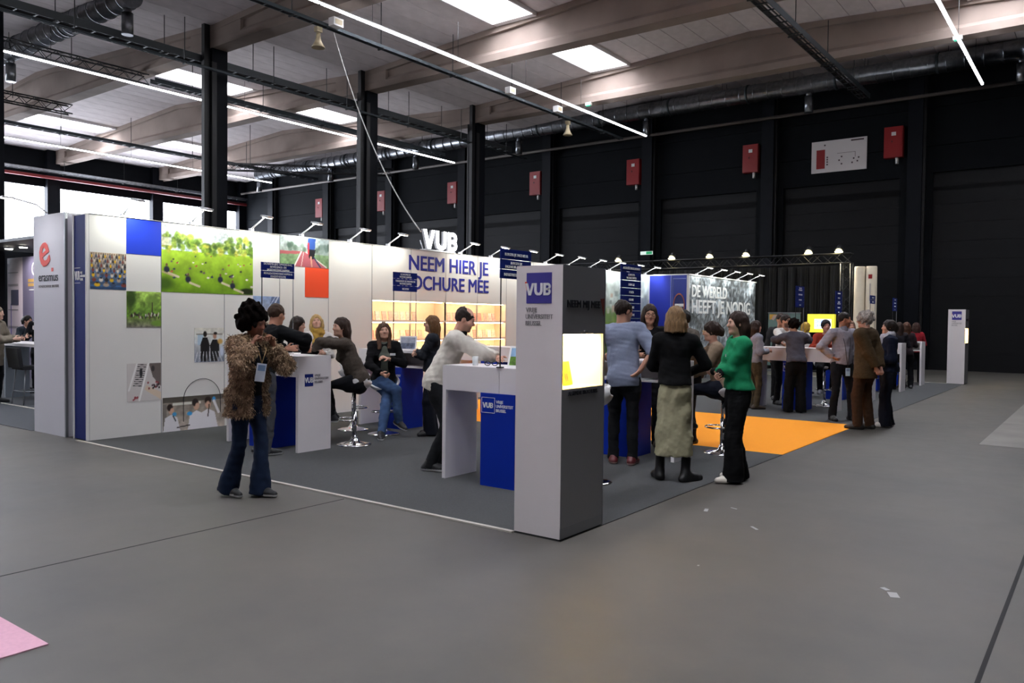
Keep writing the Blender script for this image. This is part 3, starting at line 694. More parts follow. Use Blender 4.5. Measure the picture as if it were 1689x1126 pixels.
# running track
P = Paint(96,56,2); P.band(0,.45,'#6f8c60','#7d9a72').band(.45,1,'#8f9a92','#c4d2d4'); P.noise(.3,20,10,9)
for i in range(30): P.ell(r_.rand(),.55+.2*r_.rand(),.05,.12,['#55685a','#75857a','#3f5648'][i%3],.8,.5)
P.poly([(.0,.5),(.5,.52),(.35,.42),(.0,.38)],'#a5565a'); P.poly([(.42,.5),(.30,0),(.95,0),(.52,.5)],'#b4606a'); P.line(.42,.5,.28,0,.03,'#efe6e0'); P.line(.47,.5,.42,0,.012,'#efe6e0'); P.line(.52,.5,.95,.03,.02,'#efe6e0')
P.poly([(.54,.62),(.56,1),(.72,1),(.7,.55)],'#2f4f96'); P.poly([(.58,.3),(.57,.62),(.72,.6),(.68,.28)],'#1c1c22'); P.line(.57,.8,.57,.45,.04,'#c4313c'); P.line(.62,.35,.64,.03,.035,'#d9a58c'); P.line(.68,.35,.82,.02,.03,'#2a3a5a'); P.rect(.8,.97,.45,.95,'#9fb4b8',.4)
pic(7.285,2.255,8.187,2.695,P,'photo of a runner on a red track')
# building
P = Paint(56,56,1); P.band(0,1,'#a79c90','#8fa6d0'); P.poly([(.0,0),(.0,.55),(.35,.62),(.6,.5),(.6,0)],'#c9bca8')
for i in range(5):
    for j in range(4): P.rect(.05+.11*i,.11+.11*i,.08+.12*j,.15+.12*j,'#5d564f',.9)
P.poly([(.55,.4),(.7,1),(1,1),(1,.2),(.75,.3)],'#5f6f94'); P.line(.6,.4,.95,1,.03,'#c8d2e4'); P.line(.55,.6,.85,1,.02,'#aab8d4'); P.noise(.2,14,14,11)
pic(6.832,1.35,7.277,1.795,P,'photo of a building facade against a blue sky')
# campus from above
P = Paint(110,84,1.9); P.band(0,.55,'#48612c','#7d9450').band(.55,1,'#8a968e','#dfe9ea'); P.noise(.35,24,14,12)
for i in range(90): u, v = r_.rand(), r_.rand()*.62; P.ell(u,v,.04+.03*r_.rand(),.06+.05*r_.rand(),['#34511f','#567a2e','#87a044','#27401a','#6a8c3c'][i%5],.75,.6)
for i in range(46): u, v = r_.rand(), .6+.25*r_.rand(); P.rect(u,u+.03,v,v+.03+.03*r_.rand(),['#c8c4bc','#9a9a98','#77807e','#b89a86'][i%4],.7)
P.poly([(.60,.4),(.62,.8),(.70,.84),(.72,.42)],'#8fa3a4'); P.rect(.62,.71,.5,.78,'#a9b9b8',.6); P.rect(.9,.98,.52,.78,'#8896a0',.8)
pic(14.55,.01,18.85,2.69,P,'aerial photo of a green campus')
MB().tube([(.012,1.20,.12)]+[(.012,1.47+.27*math.cos(a),.40+.27*math.sin(a)) for a in np.linspace(math.pi,0,19)]+[(.012,1.74,.2)], .004, 5).build('wire_arc', M_ink, W)
# ---- lit brochure shelves in the wall
M_lit = mat('shelf_back', '#f6ead8', .6); M_strip = mat('shelf_strip', '#ffffff', .4, emit='#ffd9a8', strength=26); M_shelf = mat('shelf_board', '#e8d6c4', .5)
SH = empty('brochure_shelf', (-9.7,9.09,0), label='lit recessed shelves for brochures in the white wall', cat='shelf')
MB().box(-.29,-.28,0,3.63,.83,1.795).build('back_panel', M_lit, SH)
for z in (1.784,1.425,1.105):
    for y in (.06,1.875): MB().box(-.05,-.03,y,y+1.7,z,z+.01).build('shelf_light', M_strip, SH)
for y in (0,1.815,3.61): MB().box(-.28,.0,y,y+.02,.83,1.795).build('upright', M_shelf, SH)
for z in (.815,1.115,1.435): MB().box(-.28,.004,.0,3.63,z,z+.035).build('shelf_board', M_shelf, SH)
covers = [mat('cover_%d' % i, c, .5, noise=.3, nscale=30) for i, c in enumerate(('#f6d6c8','#eebdb0','#f4e0d4','#e6a298','#f8ece2'))]
bmes = []
for m_ in covers:
    me = MB().box(-.006,.006,-.05,.05,0,.15).mesh('brochure', m_); bmes.append(me)
for zi, z in enumerate((.85,1.15,1.47)):
    nm = ('lowest','middle','top')[zi]
    for bay in (0,1):
        n = 11 if not (bay == 0 and zi == 2) else 8
        for i in range(n):
            o = link('brochure', bmes[rnd.randrange(5)]); o.location = (-9.7-.12-.02*rnd.random(), 9.09+.12+bay*1.815+i*.148+rnd.uniform(-.015,.015), z); o.rotation_euler = (0,-.16,rnd.uniform(-.1,.1))
            tag(o, 'small pale brochure standing on the %s lit shelf' % nm, 'brochure', 'brochures on the %s lit shelf' % nm)
# wall lettering
text('NEEM HIER JE', (-9.695,9.955,2.345), .36, '+X', M_navy, W, bold=.022, width=2.17)
text('BROCHURE MEE', (-9.695,9.62,2.01), .345, '+X', M_navy, W, bold=.022, width=2.52)
# arm lamps along the wall top
M_lampw = mat('lamp_white', '#d9dadd', .35, metal=.3); M_lampe = mat('lamp_glow', '#fffdf0', .4, emit='#fffbe8', strength=14)
def arm_lamp(x, y, label, group, power=15.0):
    r = empty('arm_lamp', (x,y,2.70), label=label, cat='lamp', group=group)
    MB().cbox((-.02,0,.02),(.06,.05,.05)).build('clamp', M_lampw, r)
    MB().tube([(-.02,0,.03),(.06,0,.075),(.30,0,.185)], [.016,.011,.009], 8).build('arm', M_lampw, r)
    MB().prism([(.26,-.055,.19),(.42,-.045,.155),(.42,.045,.155),(.26,.055,.19)], (.01,0,.022)).build('head', M_lampw, r)
    MB().prism([(.285,-.04,.182),(.405,-.035,.156),(.405,.035,.156),(.285,.04,.182)], (-.001,0,-.004)).build('lens', M_lampe, r)
    l = light('SPOT', 'lamp_light', (.34,0,.145), power, (.96,1,.92), r, spot_size=math.radians(150), spot_blend=.8, shadow_soft_size=.03); aim(l, (-.62,0,-1))
LAMPLAB = ['over the blue colour field','over the left half of the lawn photo','over the right end of the lawn photo','over the running track photo','over plain white right of the orange field','left of the glowing letters','right after the glowing letters','over the end of the wall lettering','behind the three-board sign of the front tower','peeping over the front tower top']
for i, y in enumerate((5.0,5.91,6.83,7.70,8.65,9.49,11.35,12.26,13.2,14.14,15.04,15.96,16.87,17.8,18.7)):
    arm_lamp(-9.72, y, 'slim white arm lamp on the wall top '+(LAMPLAB[i] if i < len(LAMPLAB) else 'over the green campus photo'), 'arm lamps on the long stand wall')
# illuminated sign on the wall
S_ = empty('illuminated_sign', (-9.85,10.41,2.705), label='glowing white three-letter sign standing on the wall top', cat='sign')
MB().box(-.06,.06,.03,.86,0,.035).build('base', M_lampw, S_)
for i, y in enumerate((.1,.75)): MB().tube([(-.05,y,.03),(-.12,y,.2)], .01, 6).build('stay', M_lampw, S_)
M_glow = mat('sign_glow', '#ffffff', .4, emit='#fbfcff', strength=4)
def letter_poly(pts, y, z, h): return [(0, y+a*h, z+b*h) for a, b in pts]
LV = [(0,1),(.25,1),(.45,.32),(.66,1),(.9,1),(.58,0),(.32,0)]
LU = [(0,1),(.24,1),(.24,.38),(.30,.24),(.42,.2),(.54,.24),(.60,.38),(.60,1),(.84,1),(.84,.34),(.74,.10),(.56,0),(.28,0),(.10,.10),(0,.34)]
def letters(parent, y0, z0, h, d, m, nm='letter'):
    x = y0
    for body, o_, dd, mm in ((1,0,d,M_lampw),(0,d+.001,.003,m)):
        x = y0; sh = lambda pts: [(p[0]+o_,p[1],p[2]) for p in letter_poly(pts, x, z0, h)]
        MB().prism(sh(LV), (dd,0,0)).build(nm if not body else 'letter_body', mm, parent); x += .98*h
        MB().prism(sh(LU), (dd,0,0)).build(nm if not body else 'letter_body', mm, parent); x += .95*h
        letter_b(parent, x, z0, h, o_, dd, mm, nm if not body else 'letter_body')
def letter_b(parent, x, z0, h, o_, d, m, nm):
    b = MB()
    # the letter B from a stem, bars and two bows
    st = lambda u0,u1,v0,v1: b.box(o_,o_+d,x+u0*h,x+u1*h,z0+v0*h,z0+v1*h)
    st(0,.24,0,1); st(.2,.5,0,.2); st(.2,.5,.41,.59); st(.2,.48,.8,1)
    for cv, rr in ((.295,.295),(.7,.3)):
        cu = .46 if cv < .5 else .44; n = 10
        for i in range(n):
            t0, t1 = -math.pi/2+math.pi*i/n, -math.pi/2+math.pi*(i+1)/n; ri = rr-.2
            q = [(cu+rr*math.cos(t0),cv+rr*math.sin(t0)),(cu+rr*math.cos(t1),cv+rr*math.sin(t1)),(cu+ri*math.cos(t1),cv+ri*math.sin(t1)),(cu+ri*math.cos(t0),cv+ri*math.sin(t0))]
            b.prism([(p[0]+o_,p[1],p[2]) for p in letter_poly(q, x, z0, h)], (d,0,0))
    b.build(nm, m, parent)
letters(S_, .0, .045, .34, .05, M_glow)
# ---- storeroom block with the aerial city print
R_ = empty('stand_block', (-9.7,18.9,0), label='tall stand block with grey city photo and blue door side', cat='partition', kind='thing')
MB().box(0,1.07,.03,4.8,0,2.68).build('core', M_alu, R_); MB().box(-.3,1.1,0,4.82,2.68,2.71).build('top_rail', M_white, R_)
MB().box(1.04,1.1,0,.05,0,2.7).build('corner_post', M_white, R_)
MB().box(0,.6,.0,.03,.01,2.68).build('blue_panel', mat('panel_blue','#1d2fae',.4), R_)
MB().box(.6,1.04,.0,.03,.01,2.68).build('door', mat('door_blue','#2a3a9a',.4), R_); MB().box(.6,.62,-.012,0,.01,2.68).box(.66,.67,-.012,0,.05,2.6).box(.66,1.02,-.012,0,2.58,2.6).build('door_frame', mat('frame_blue','#7a86c8',.4), R_)
ring = MB()
for i in range(28):
    t0, t1 = 2*math.pi*i/28, 2*math.pi*(i+1)/28; f_ = lambda t, q: (.84+.155*q*math.cos(t), -.014, 1.93+.29*q*math.sin(t))
    ring.prism([f_(t0,1),f_(t1,1),f_(t1,.88),f_(t0,.88)], (0,.01,0))
ring.build('emblem_ring', mat('emblem_orange','#b0604a',.5), R_); MB().prism([(.84+.13*math.cos(2*math.pi*i/24),-.008,1.93+.25*math.sin(2*math.pi*i/24)) for i in range(24)],(0,.006,0)).build('emblem_disc', mat('emblem_dark','#1c2466',.5), R_)
MB().box(.73,.97,-.016,-.006,1.88,1.95).build('emblem_bar', M_wh, R_)
P = Paint(150,90,1.75); P.c[:] = srgb('#868d94'); P.noise(.7,18,12,21); P.noise(.8,60,36,22)
for i in range(420):
    u, v, a = r_.rand(), r_.rand(), r_.rand()*.5+.5; w_, h_ = .01+.02*r_.rand(), .012+.03*r_.rand(); P.rect(u,u+w_,v,v+h_,['#b9bec4','#3a3f46','#8f969c','#565c62','#d4d6d8','#6d6460'][i%6],.6*a)
for (a,b,c,d,w_) in ((.2,.95,.42,.45,.012),(.42,.45,.5,.0,.012),(.42,.45,.9,.8,.01),(.0,.3,.4,.42,.01),(.6,.9,.62,.2,.008),(.1,.6,.38,.78,.01),(.25,.0,.36,.42,.014)): P.line(a,b,c,d,w_*1.3,'#2c3036',.9); P.line(a+.01,b,c+.01,d,w_*.6,'#b6bcc4',.8)
for i in range(5): P.line(.05+.04*i,.2,.22+.04*i,.62,.006,'#c4c8ce',.7)
P.poly([(.27,.05),(.36,.4),(.4,.38),(.33,.04)],'#9db0d0',.8)
picture('city_print', R_, '+X', (-8.63,18.95,.01), 4.72, 2.67, P, label='grey aerial photo of a city')
text('DE WERELD', (-8.62,19.15,2.14), .44, '+X', M_wh, R_, bold=.03, width=2.3); text('HEEFT JE NODIG', (-8.62,19.15,1.72), .50, '+X', M_wh, R_, bold=.03, width=4.1)
for i, y in enumerate((19.45,20.4,21.35,22.3,23.25)): arm_lamp(-8.62, y, 'slim white arm lamp above the grey city photo', 'arm lamps above the city photo')
# ---- towers with a lit brochure niche
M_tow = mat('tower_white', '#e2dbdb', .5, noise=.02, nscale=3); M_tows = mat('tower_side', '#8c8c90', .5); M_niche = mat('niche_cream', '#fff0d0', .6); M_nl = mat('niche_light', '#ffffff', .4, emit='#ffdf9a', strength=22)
def tower(x0, y0, label, full=True):
    t = empty('brochure_tower', (x0,y0,0), label=label, cat='display tower', group='white brochure towers')
    w, d, h, n0, n1 = .385, .56, 1.873, 1.03, 1.405
    MB().box(0,w,0,d,.015,n0).build('lower_body', M_tow, t); MB().box(0,w,0,d,n1,h).build('upper_body', M_tow, t)
    MB().box(0,.05,.012,d-.022,n0,n1).box(0,w,0,.012,n0,n1).box(0,w,d-.022,d,n0,n1).build('niche_wall', M_tow, t)
    MB().box(.05,.056,.012,d-.022,n0,n1).box(.05,w-.01,.012,.016,n0,n1).box(.05,w-.01,d-.026,d-.022,n0,n1).box(.05,w-.004,.012,d-.022,n0,n0+.004).build('niche_lining', M_niche, t)
    MB().box(.12,w-.06,.05,d-.06,n1-.012,n1-.001).build('niche_light', M_nl, t)
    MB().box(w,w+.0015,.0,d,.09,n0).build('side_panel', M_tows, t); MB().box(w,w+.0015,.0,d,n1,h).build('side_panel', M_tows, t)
    MB().box(.01,w-.01,.01,d-.01,0,.02).build('plinth', M_black, t); MB().box(w-.002,w+.003,.0,d-.007,.015,.09).build('kick_plate', M_alu, t)
    MB().box(w-.001,w+.004,d-.006,d+.002,.02,h).build('edge', M_alu, t)
    X, Y = x0, y0
    lq = MB().box(.087,.297,-.003,0,1.613,1.823).build('logo_square', M_violet, t)
    letters_xz(lq, .079, -.006, 1.668, .084, M_wh)
    MB().prism([(.074,-.0035,1.762),(.092,-.0035,1.762),(.092,-.0035,1.70)], (0,-.002,0)).build('logo_wedge', M_orange, lq)
    text('VRIJE\nUNIVERSITEIT\nBRUSSEL', (X+.083,Y-.003,1.553), .046, '-Y', M_grey, t, width=.225)
    text('NEEM MIJ MEE', (X+w+.003,Y+.055,1.588), .072, '+X', M_ink, t, bold=.01, width=.43)
    MB().prism([(w+.003,.49,1.655),(w+.003,.545,1.66),(w+.003,.54,1.53)], (.002,0,0)).build('corner_wedge', mat('wedge_brown','#7a3328',.5), t)
    text('ALGEMENE BROCHURES', (X+w+.003,Y+.08,.985), .04, '+X', M_ink, t, bold=.01, width=.38); text('GRATIS', (X+w+.003,Y+.24,1.42), .012, '+X', M_grey, t, width=.09)
    return t
def letters_xz(parent, x0, y, z0, h, m):
    """the three logo letters on a face that looks to -Y"""
    def pr(pts, u): MB().prism([(x0+(u+a)*h, y, z0+b*h) for a, b in pts][::-1], (0,.003,0)).build('logo_letter', m, parent)
    pr(LV, 0); pr(LU, .90); u = 1.80; b = MB()
    for (a0,a1,b0,b1) in ((0,.24,0,1),(.2,.46,0,.2),(.2,.46,.41,.59),(.2,.44,.8,1)): b.box(x0+(u+a0)*h,x0+(u+a1)*h,y,y+.003,z0+b0*h,z0+b1*h)
    for cv, rr in ((.295,.295),(.7,.3)):
        cu = .42
        for i in range(8):
            t0, t1 = -math.pi/2+math.pi*i/8, -math.pi/2+math.pi*(i+1)/8; ri = rr-.2
            q = [(cu+rr*math.cos(t0),cv+rr*math.sin(t0)),(cu+rr*math.cos(t1),cv+rr*math.sin(t1)),(cu+ri*math.cos(t1),cv+ri*math.sin(t1)),(cu+ri*math.cos(t0),cv+ri*math.sin(t0))]
            b.prism([(x0+(u+p)*h, y, z0+v*h) for p, v in q][::-1], (0,.003,0))
    b.build('logo_letter', m, parent)
tower(-3.337, 4.495, 'white brochure tower at the front corner of the grey carpet')
tower(-3.30, 22.63, 'white brochure tower standing alone at the far end of the carpet')
# brochures in the niches
for (x,y,z,w_,h_,c,lab) in ((-3.13,4.56,1.036,.13,.16,'#e8cdb8','pink and white brochure leaning in the lit tower niche'),(-3.10,4.75,1.036,.13,.17,'#e3c02c','yellow brochure leaning in the lit tower niche')):
    b = empty('brochure', (x,y,z), label=lab, cat='brochure'); b.rotation_euler = (0,-.2,.12)
    cv = MB().box(-.008,.008,0,w_,0,h_).build('cover', mat('cover_'+c[1:], c, .5, noise=.35, nscale=25), b); MB().box(.008,.0095,.02,w_*.55,h_*.15,h_*.5).build('cover_picture', mat('cover_pic_'+c[1:], '#b5762a' if 'yellow' in lab else '#8a6a5a', .5, noise=.6, nscale=50), cv)
    MB().box(.008,.0095,w_*.6,w_*.85,h_*.55,h_*.95).build('cover_badge', M_violet if 'pink' in lab else mat('badge_green','#7fa03a',.5), cv)
# ---- counters
M_ctr = mat('counter_white', '#e2dddf', .45, noise=.02, nscale=3); M_inside = mat('counter_inside', '#3a3436', .6)
def counter(x0, x1, y0, label, front='closed', left=True, right=True, logo='pedestal', slats=(), d=.46, signlab=''):
    w = x1-x0; t = empty('info_counter', (x0,y0,0), label=label, cat='counter', group='white stand counters')
    MB().box(0,w,0,d,1.04,1.07).build('counter_top', M_ctr, t)
    MB().box(.041,w-.041,d-.03,d,.84,1.04).build('rear_apron', M_ctr, t)
    c = w/2
    if front == 'closed':
        MB().box(.041,c-.002,0,.025,.84,1.04).build('front_apron', M_ctr, t); MB().box(c+.002,w-.041,0,.025,.84,1.04).build('front_apron', M_ctr, t)
    elif front == 'half': MB().box(.041,c,0,.025,.84,1.04).build('front_apron', M_ctr, t)
    MB().box(.041,w-.041,.026 if front == 'closed' else .0,d-.031,.841,.86).build('shelf', M_ctr, t)
    if front != 'closed': MB().box(.03,w-.03,d-.05,d-.03,.86,1.04).build('inner_panel', M_ctr, t)
    if left: MB().box(0,.04,0,d,.006,1.04).build('end_panel', M_ctr, t)
    if right: MB().box(w-.04,w,0,d,.006,1.04).build('end_panel', M_ctr, t)
    pd = MB().box(c-.19,c+.19,-.02,d-.06,.006,.839).build('pedestal', M_blue, t)
    X, Y = x0+c, y0-.02
    if logo == 'pedestal':
        letters_xz(pd, c-.168, -.024, .71, .047, M_wh)
        text('VRIJE\nUNIVERSITEIT\nBRUSSEL', (X-.015,Y-.002,.755), .038, '-Y', M_wh, pd, width=.19)
        MB().box(c-.18,c-.03,-.0225,-.02,.665,.668).box(c-.18,c-.03,-.0225,-.02,.80,.803).box(c-.18,c-.177,-.0225,-.02,.665,.803).box(c-.033,c-.03,-.0225,-.02,.665,.803).build('logo_frame', M_wh, pd)
    else:
        lq = MB().box(w,w+.003,.09,.205,.735,.87).build('logo_square', M_blue2, t)
        text('VUB', (x1+.004,y0+.088,.775), .085, '+X', M_wh, lq, bold=.012, width=.112); text('VRIJE\nUNIVERSITEIT\nBRUSSEL', (x1+.003,y0+.225,.84), .036, '+X', M_grey, t, width=.2)
    # sign on two rods, standing across the middle of the counter
    if slats:
        s = empty('department_sign', (x0+c,y0,1.07), label=signlab, cat='sign', group='blue department signs')
        top = 2.13-1.07; hs = [q[1] for q in slats]; z = top
        MB().tube([(0,.012,0),(0,.012,top)], .006, 6).build('rod', M_black, s); MB().tube([(0,d-.012,0),(0,d-.012,top)], .005, 6).build('rod', M_alu, s)
        MB().cbox((0,.012,.005),(.05,.05,.01)).cbox((0,d-.012,.005),(.05,.05,.01)).build('foot', M_black, s)
        for body, h_ in slats:
            sb = MB().box(-.006,.006,0,d,z-h_+.006,z).build('sign_board', M_blue2, s)
            n = body.count('\n')+1; sz = .034 if n > 1 else .036
            tw = min(d*.86, max(len(q) for q in body.split('\n'))*.0175)
            text(body, (x0+c+.0075,y0+d/2,1.07+z-h_/2+(n-1)*sz*.5-sz*.35), sz, '+X', M_wh, sb, bold=.01, align='CENTER', width=tw, ext=.0008)
            z -= h_
    return t
counter(-8.47,-7.13,5.6,'white counter with side logo where the man in black leans', logo='end',
    slats=(('LICHAMELIJKE OPVOEDING,\nBEWEGINGS- EN\nSPORTWETENSCHAPPEN',.10),('REVALIDATIEWETENSCHAPPEN &\nKINESITHERAPIE',.085)), signlab='two-board blue sign above the counter of the man in black')
counter(-5.01,-3.67,5.6,'white counter with blue front beside the front brochure tower',
    slats=(('BURGERLIJK INGENIEUR',.095),('BURGERLIJK\nINGENIEUR-ARCHITECT',.09),('INDUSTRIEEL INGENIEUR',.085)), signlab='three-board blue sign rising behind the front brochure tower')
counter(-8.47,-7.13,7.70,'counter with a blue pedestal behind the smiling seated woman', front='half',
    slats=(('ECONOMISCHE\nWETENSCHAPPEN',.09),('TOEGEPASTE ECONOMISCHE\nWETENSCHAPPEN',.095),('RECHTEN',.08)), signlab='three-board blue sign in front of the wall lettering')
counter(-5.01,-3.67,7.77,'counter with open compartments behind the man in the blue shirt', front='open',
    slats=(('ARTIFICIËLE INTELLIGENTIE',.085),('COMPUTER-\nWETENSCHAPPEN',.095),('BIOLOGIE',.085),('FYSICA',.085),('CHEMIE',.085),('WISKUNDE',.085),('GEOGRAFIE',.085),('DATA SCIENCE',.085),('BIO-INGENIEUR',.085)), signlab='tall blue sign of nine boards above the man in the blue shirt')
counter(-5.01,-3.67,13.85,'white counter beyond the orange carpet with a blue pedestal', slats=(('TAAL- EN\nLETTERKUNDE',.10),('GESCHIEDENIS',.09),('FILOSOFIE',.09),('KUNST',.09)), signlab='four-board blue sign before the black curtain beside the green banner')
counter(-5.01,-3.67,16.3,'white counter hidden behind the man with the lanyard', slats=(('PSYCHOLOGIE',.09),('PEDAGOGIE',.09),('AGOGISCHE\nWETENSCHAPPEN',.1),('SOCIOLOGIE',.09),('MEDIA',.09)), signlab='five-board blue sign beside the black lattice post')
counter(-5.01,-3.67,19.1,'white counter whose end panel shows behind the woman in navy', slats=(('GENEESKUNDE',.1),('FARMACIE',.09)), signlab='two-board blue sign right of the cream banner columns')
counter(-5.01,-3.67,21.4,'open white counter nearest the far brochure tower', front='open', slats=(('RECHTEN',.08),('CRIMINOLOGIE',.08),('NOTARIAAT',.08),('TOLK',.08)), signlab='small blue sign farthest along the counters')
counter(-8.47,-7.13,9.85,'white counter on the orange carpet behind the leaning man')
# ---- bar stools
M_seat = mat('stool_white', '#dedcdc', .3)
def seat_mesh():
    F = Field((-.25,-.25,-.06),(.25,.25,.30),.01)
    F.ell((0,0,.10),(.205,.205,.14),.01); F.ell((0,.02,.135),(.185,.188,.14),.01,sub=True)
    F.half((0,.05,.085),(0,.7,.95))
    F.ell((0,-.2,.12),(.12,.10,.036),.01,sub=True)
    V, Q = F.mesh(); return np_mesh('seat', V, Q, M_seat)
SEAT = seat_mesh()
def bar_stool(x, y, rz, hseat, label, black=False):
    s = empty('bar_stool', (x,y,.006), rz, label=label, cat='stool', group='white bar stools on chrome bases')
    MB()._lathe([(.205,0),(.205,.008),(.16,.018),(.07,.035),(.045,.06),(.035,.09)], (0,0,0), 28).build('base', M_chrome, s)
    MB().tube([(0,0,.05),(0,0,hseat-.28)], .026, 14).tube([(0,0,hseat-.3),(0,0,hseat-.04)], .018, 12).build('gas_lift', M_chrome, s)
    pts = [(.16*math.sin(a), .06+.13*math.cos(a), .30) for a in np.linspace(-2.2,2.2,15)]
    MB().tube([(0,.02,.30)]+pts+[(0,.02,.30)], .009, 8).build('footrest', M_chrome, s)
    MB()._lathe([(.03,-.06),(.09,-.045),(.09,-.03)], (0,0,hseat), 16).build('seat_plate', M_black, s)
    o = link('seat', SEAT, s); o.location = (0,0,hseat-.015)
    return s
bar_stool(-7.13,6.42,2.29,.675,'white bar stool under the woman in the grey-brown sweater')
bar_stool(-8.1,7.27,-.7,.72,'empty white bar stool between the two left counters')
bar_stool(-7.5,7.25,-2.25,.60,'white bar stool under the smiling woman in jeans')
bar_stool(-4.5,6.35,2.9,.72,'white bar stool tucked behind the blue-fronted counter')
bar_stool(-3.83,6.33,2.2,.74,'white bar stool standing right behind the front brochure tower')
bar_stool(-3.52,8.70,2.11,.675,'white bar stool under the seated woman with glasses')
bar_stool(-4.12,14.88,-2.78,.715,'white bar stool under the seated dark-haired woman at the far counter')
bar_stool(-4.2,18.75,3.0,.74,'white bar stool beside the woman in navy')
bar_stool(-4.0,20.85,3.0,.78,'white bar stool before the farthest counter')
# ---- things on the counters
def photo_stand(x, y, rz, label, cols):
    p = empty('photo_stand', (x,y,1.07), rz, label=label, cat='photo stand')
    m = Matrix.Rotation(-.3,4,'X')
    MB().box(-.12,.12,-.004,.004,0,.2,m).build('sheet', M_wh, p); MB().box(-.10,.10,-.0055,-.004,.02,.18,m).build('print', mat('stand_print_'+cols[0][1:], cols[0], .4, noise=.7, nscale=22), p)
    MB().box(-.10,.10,-.006,-.0054,.10,.18,m).build('print_sky', mat('stand_sky_'+cols[1][1:], cols[1], .4, noise=.3, nscale=14), p); MB().box(-.02,.02,.01,.07,0,.01).build('foot', M_black, p)
photo_stand(-4.23,5.74,.1,'small standing photo of a green park on the blue-fronted counter',('#6d9a3c','#9cc0e4')); photo_stand(-7.62,7.80,.5,'small standing group photo beside the smiling woman',('#6d7690','#b0b4c4'))
g = empty('drinking_glass', (-4.74,5.75,1.07), label='clear tumbler of water beside the leaning man', cat='glass')
MB()._lathe([(.026,0),(.031,.085),(.029,.085),(.024,.006)], (0,0,0), 18).build('tumbler', mat('clear_glass','#f2f6f6',.08,alpha=.38), g); MB()._lathe([(.022,.007),(.025,.04)], (0,0,0), 16).build('water', mat('water','#e6f0f2',.05,alpha=.3), g)
e = empty('eyeglasses', (-4.55,5.75,1.075), .5, label='black-framed eyeglasses lying on the white counter', cat='glasses')
for sx in (-1,1):
    MB().tube([(sx*.034+.026*math.cos(a),0,.022+.02*math.sin(a)) for a in np.linspace(0,6.28,15)], .004, 6).build('rim', M_black, e); MB().tube([(sx*.062,0,.03),(sx*.06,.10,.022),(sx*.05,.13,.008)], .004, 6).build('temple', M_black, e)
MB().tube([(-.009,0,.028),(.009,0,.028)], .004, 6).build('bridge', M_black, e)
h = empty('brochure_holder', (-4.03,5.93,1.07), .2, label='purple brochure holder with white print on the counter', cat='brochure holder')
MB().box(-.06,.06,-.01,.01,0,.22,Matrix.Rotation(-.15,4,'X')).build('card', mat('holder_purple','#4a3a80',.5), h)
for z in (.17,.14,.10): MB().box(-.04,.04,-.0125,-.0095,z,z+.012,Matrix.Rotation(-.15,4,'X')).build('print_line', M_wh, h)
cpn = empty('pencil_cup', (-4.42,7.95,1.07), label='small cup with yellow pencils on the open counter', cat='cup')
MB()._lathe([(.03,0),(.034,.09),(.03,.09),(.027,.01)], (0,0,0), 16).build('cup', mat('cup_gold','#b8923a',.35,metal=.6), cpn)
for i, a in enumerate((0,2.1,4.2)): MB().tube([(.012*math.cos(a),.012*math.sin(a),.012),(.024*math.cos(a),.024*math.sin(a),.17)], .004, 6).build('pencil', mat('pencil_yellow','#e2b93a',.5), cpn)
for i, (x,y,z,a,lab) in enumerate(((-4.6,7.86,.862,.2,'white papers lying in the open counter compartment'),(-4.2,7.9,.862,-.3,'stack of leaflets in the open counter compartment by the pedestal'),(-7.75,5.9,1.07,.5,'sheet of paper on the counter between the talking women'))):
    p = empty('paper_stack', (x,y,z), a, label=lab, cat='paper'); MB().box(-.15,.15,-.1,.1,0,.012).build('sheets', M_wh, p); MB().box(-.1,.06,-.06,.06,.012,.0135).build('printed_area', M_grey, p)
lp = empty('laptop', (-8.2,7.95,1.07), .3, label='closed grey laptop at the left end of the counter behind the seated woman', cat='laptop'); MB().box(-.16,.16,-.11,.11,0,.012).build('base', M_alu, lp); MB().box(-.16,.16,-.11,.11,.013,.02).build('lid', M_alu, lp)
# ================================================================ the neighbouring stands
E_ = empty('partition_wall', (-11.08,4.53,0), label='white neighbouring stand wall with a big orange letter and dark lettering', cat='partition', kind='thing')
M_ew = mat('neighbour_white','#d8d6de',.45)
MB().box(0,.84,0,.06,0,2.75).build('front_panel', M_ew, E_); MB().box(.78,.84,.06,3.2,0,2.75).build('side_panel', M_ew, E_); MB().box(.84,.87,0,.03,0,2.75).build('edge', M_alu, E_); MB().box(.9,1.02,.12,3.2,0,2.72).build('return_panel', M_ew, E_)
text('erasmus', (-10.93,4.527,1.92), .16, '-Y', M_ink, E_, width=.53); text('HOGESCHOOL BRUSSEL', (-10.93,4.527,1.84), .045, '-Y', M_grey, E_, width=.56)
_c,_s = math.cos(.35), math.sin(.35)
text('e', (-10.86,4.527,2.07), .62, (Vector((_c,0,_s)),Vector((-_s,0,_c)),Vector((0,-1,0))), mat('logo_red','#ee4a3a',.5), E_, name='orange_logo', bold=.02)
q = MB().cbox((.53,-.003,2.06),(.05,.003,.045))
q.build('orange_dot', mat('logo_red','#ee4a3a',.5), E_)
al = empty('arm_lamp', (-10.62,4.5,2.76), -math.pi/2, label='arm lamp leaning out over the wall with the orange letter', cat='lamp'); MB().tube([(0,0,0),(.12,0,.09),(.4,0,.14)], .01, 6).build('arm', M_lampw, al); MB().cbox((.45,0,.135),(.14,.09,.02)).build('head', M_lampw, al); MB().cbox((.45,0,.123),(.11,.07,.004)).build('lens', M_lampe, al)
l = light('SPOT','lamp_light',(.45,0,.11),7,(.95,.96,1),al,spot_size=math.radians(110),spot_blend=.9,shadow_soft_size=.05); aim(l,(-.45,0,-1))
N_ = empty('neighbour_wall', (-21.3,8.12,0), label='pale and mauve printed wall of the neighbouring stand', cat='partition', kind='thing')
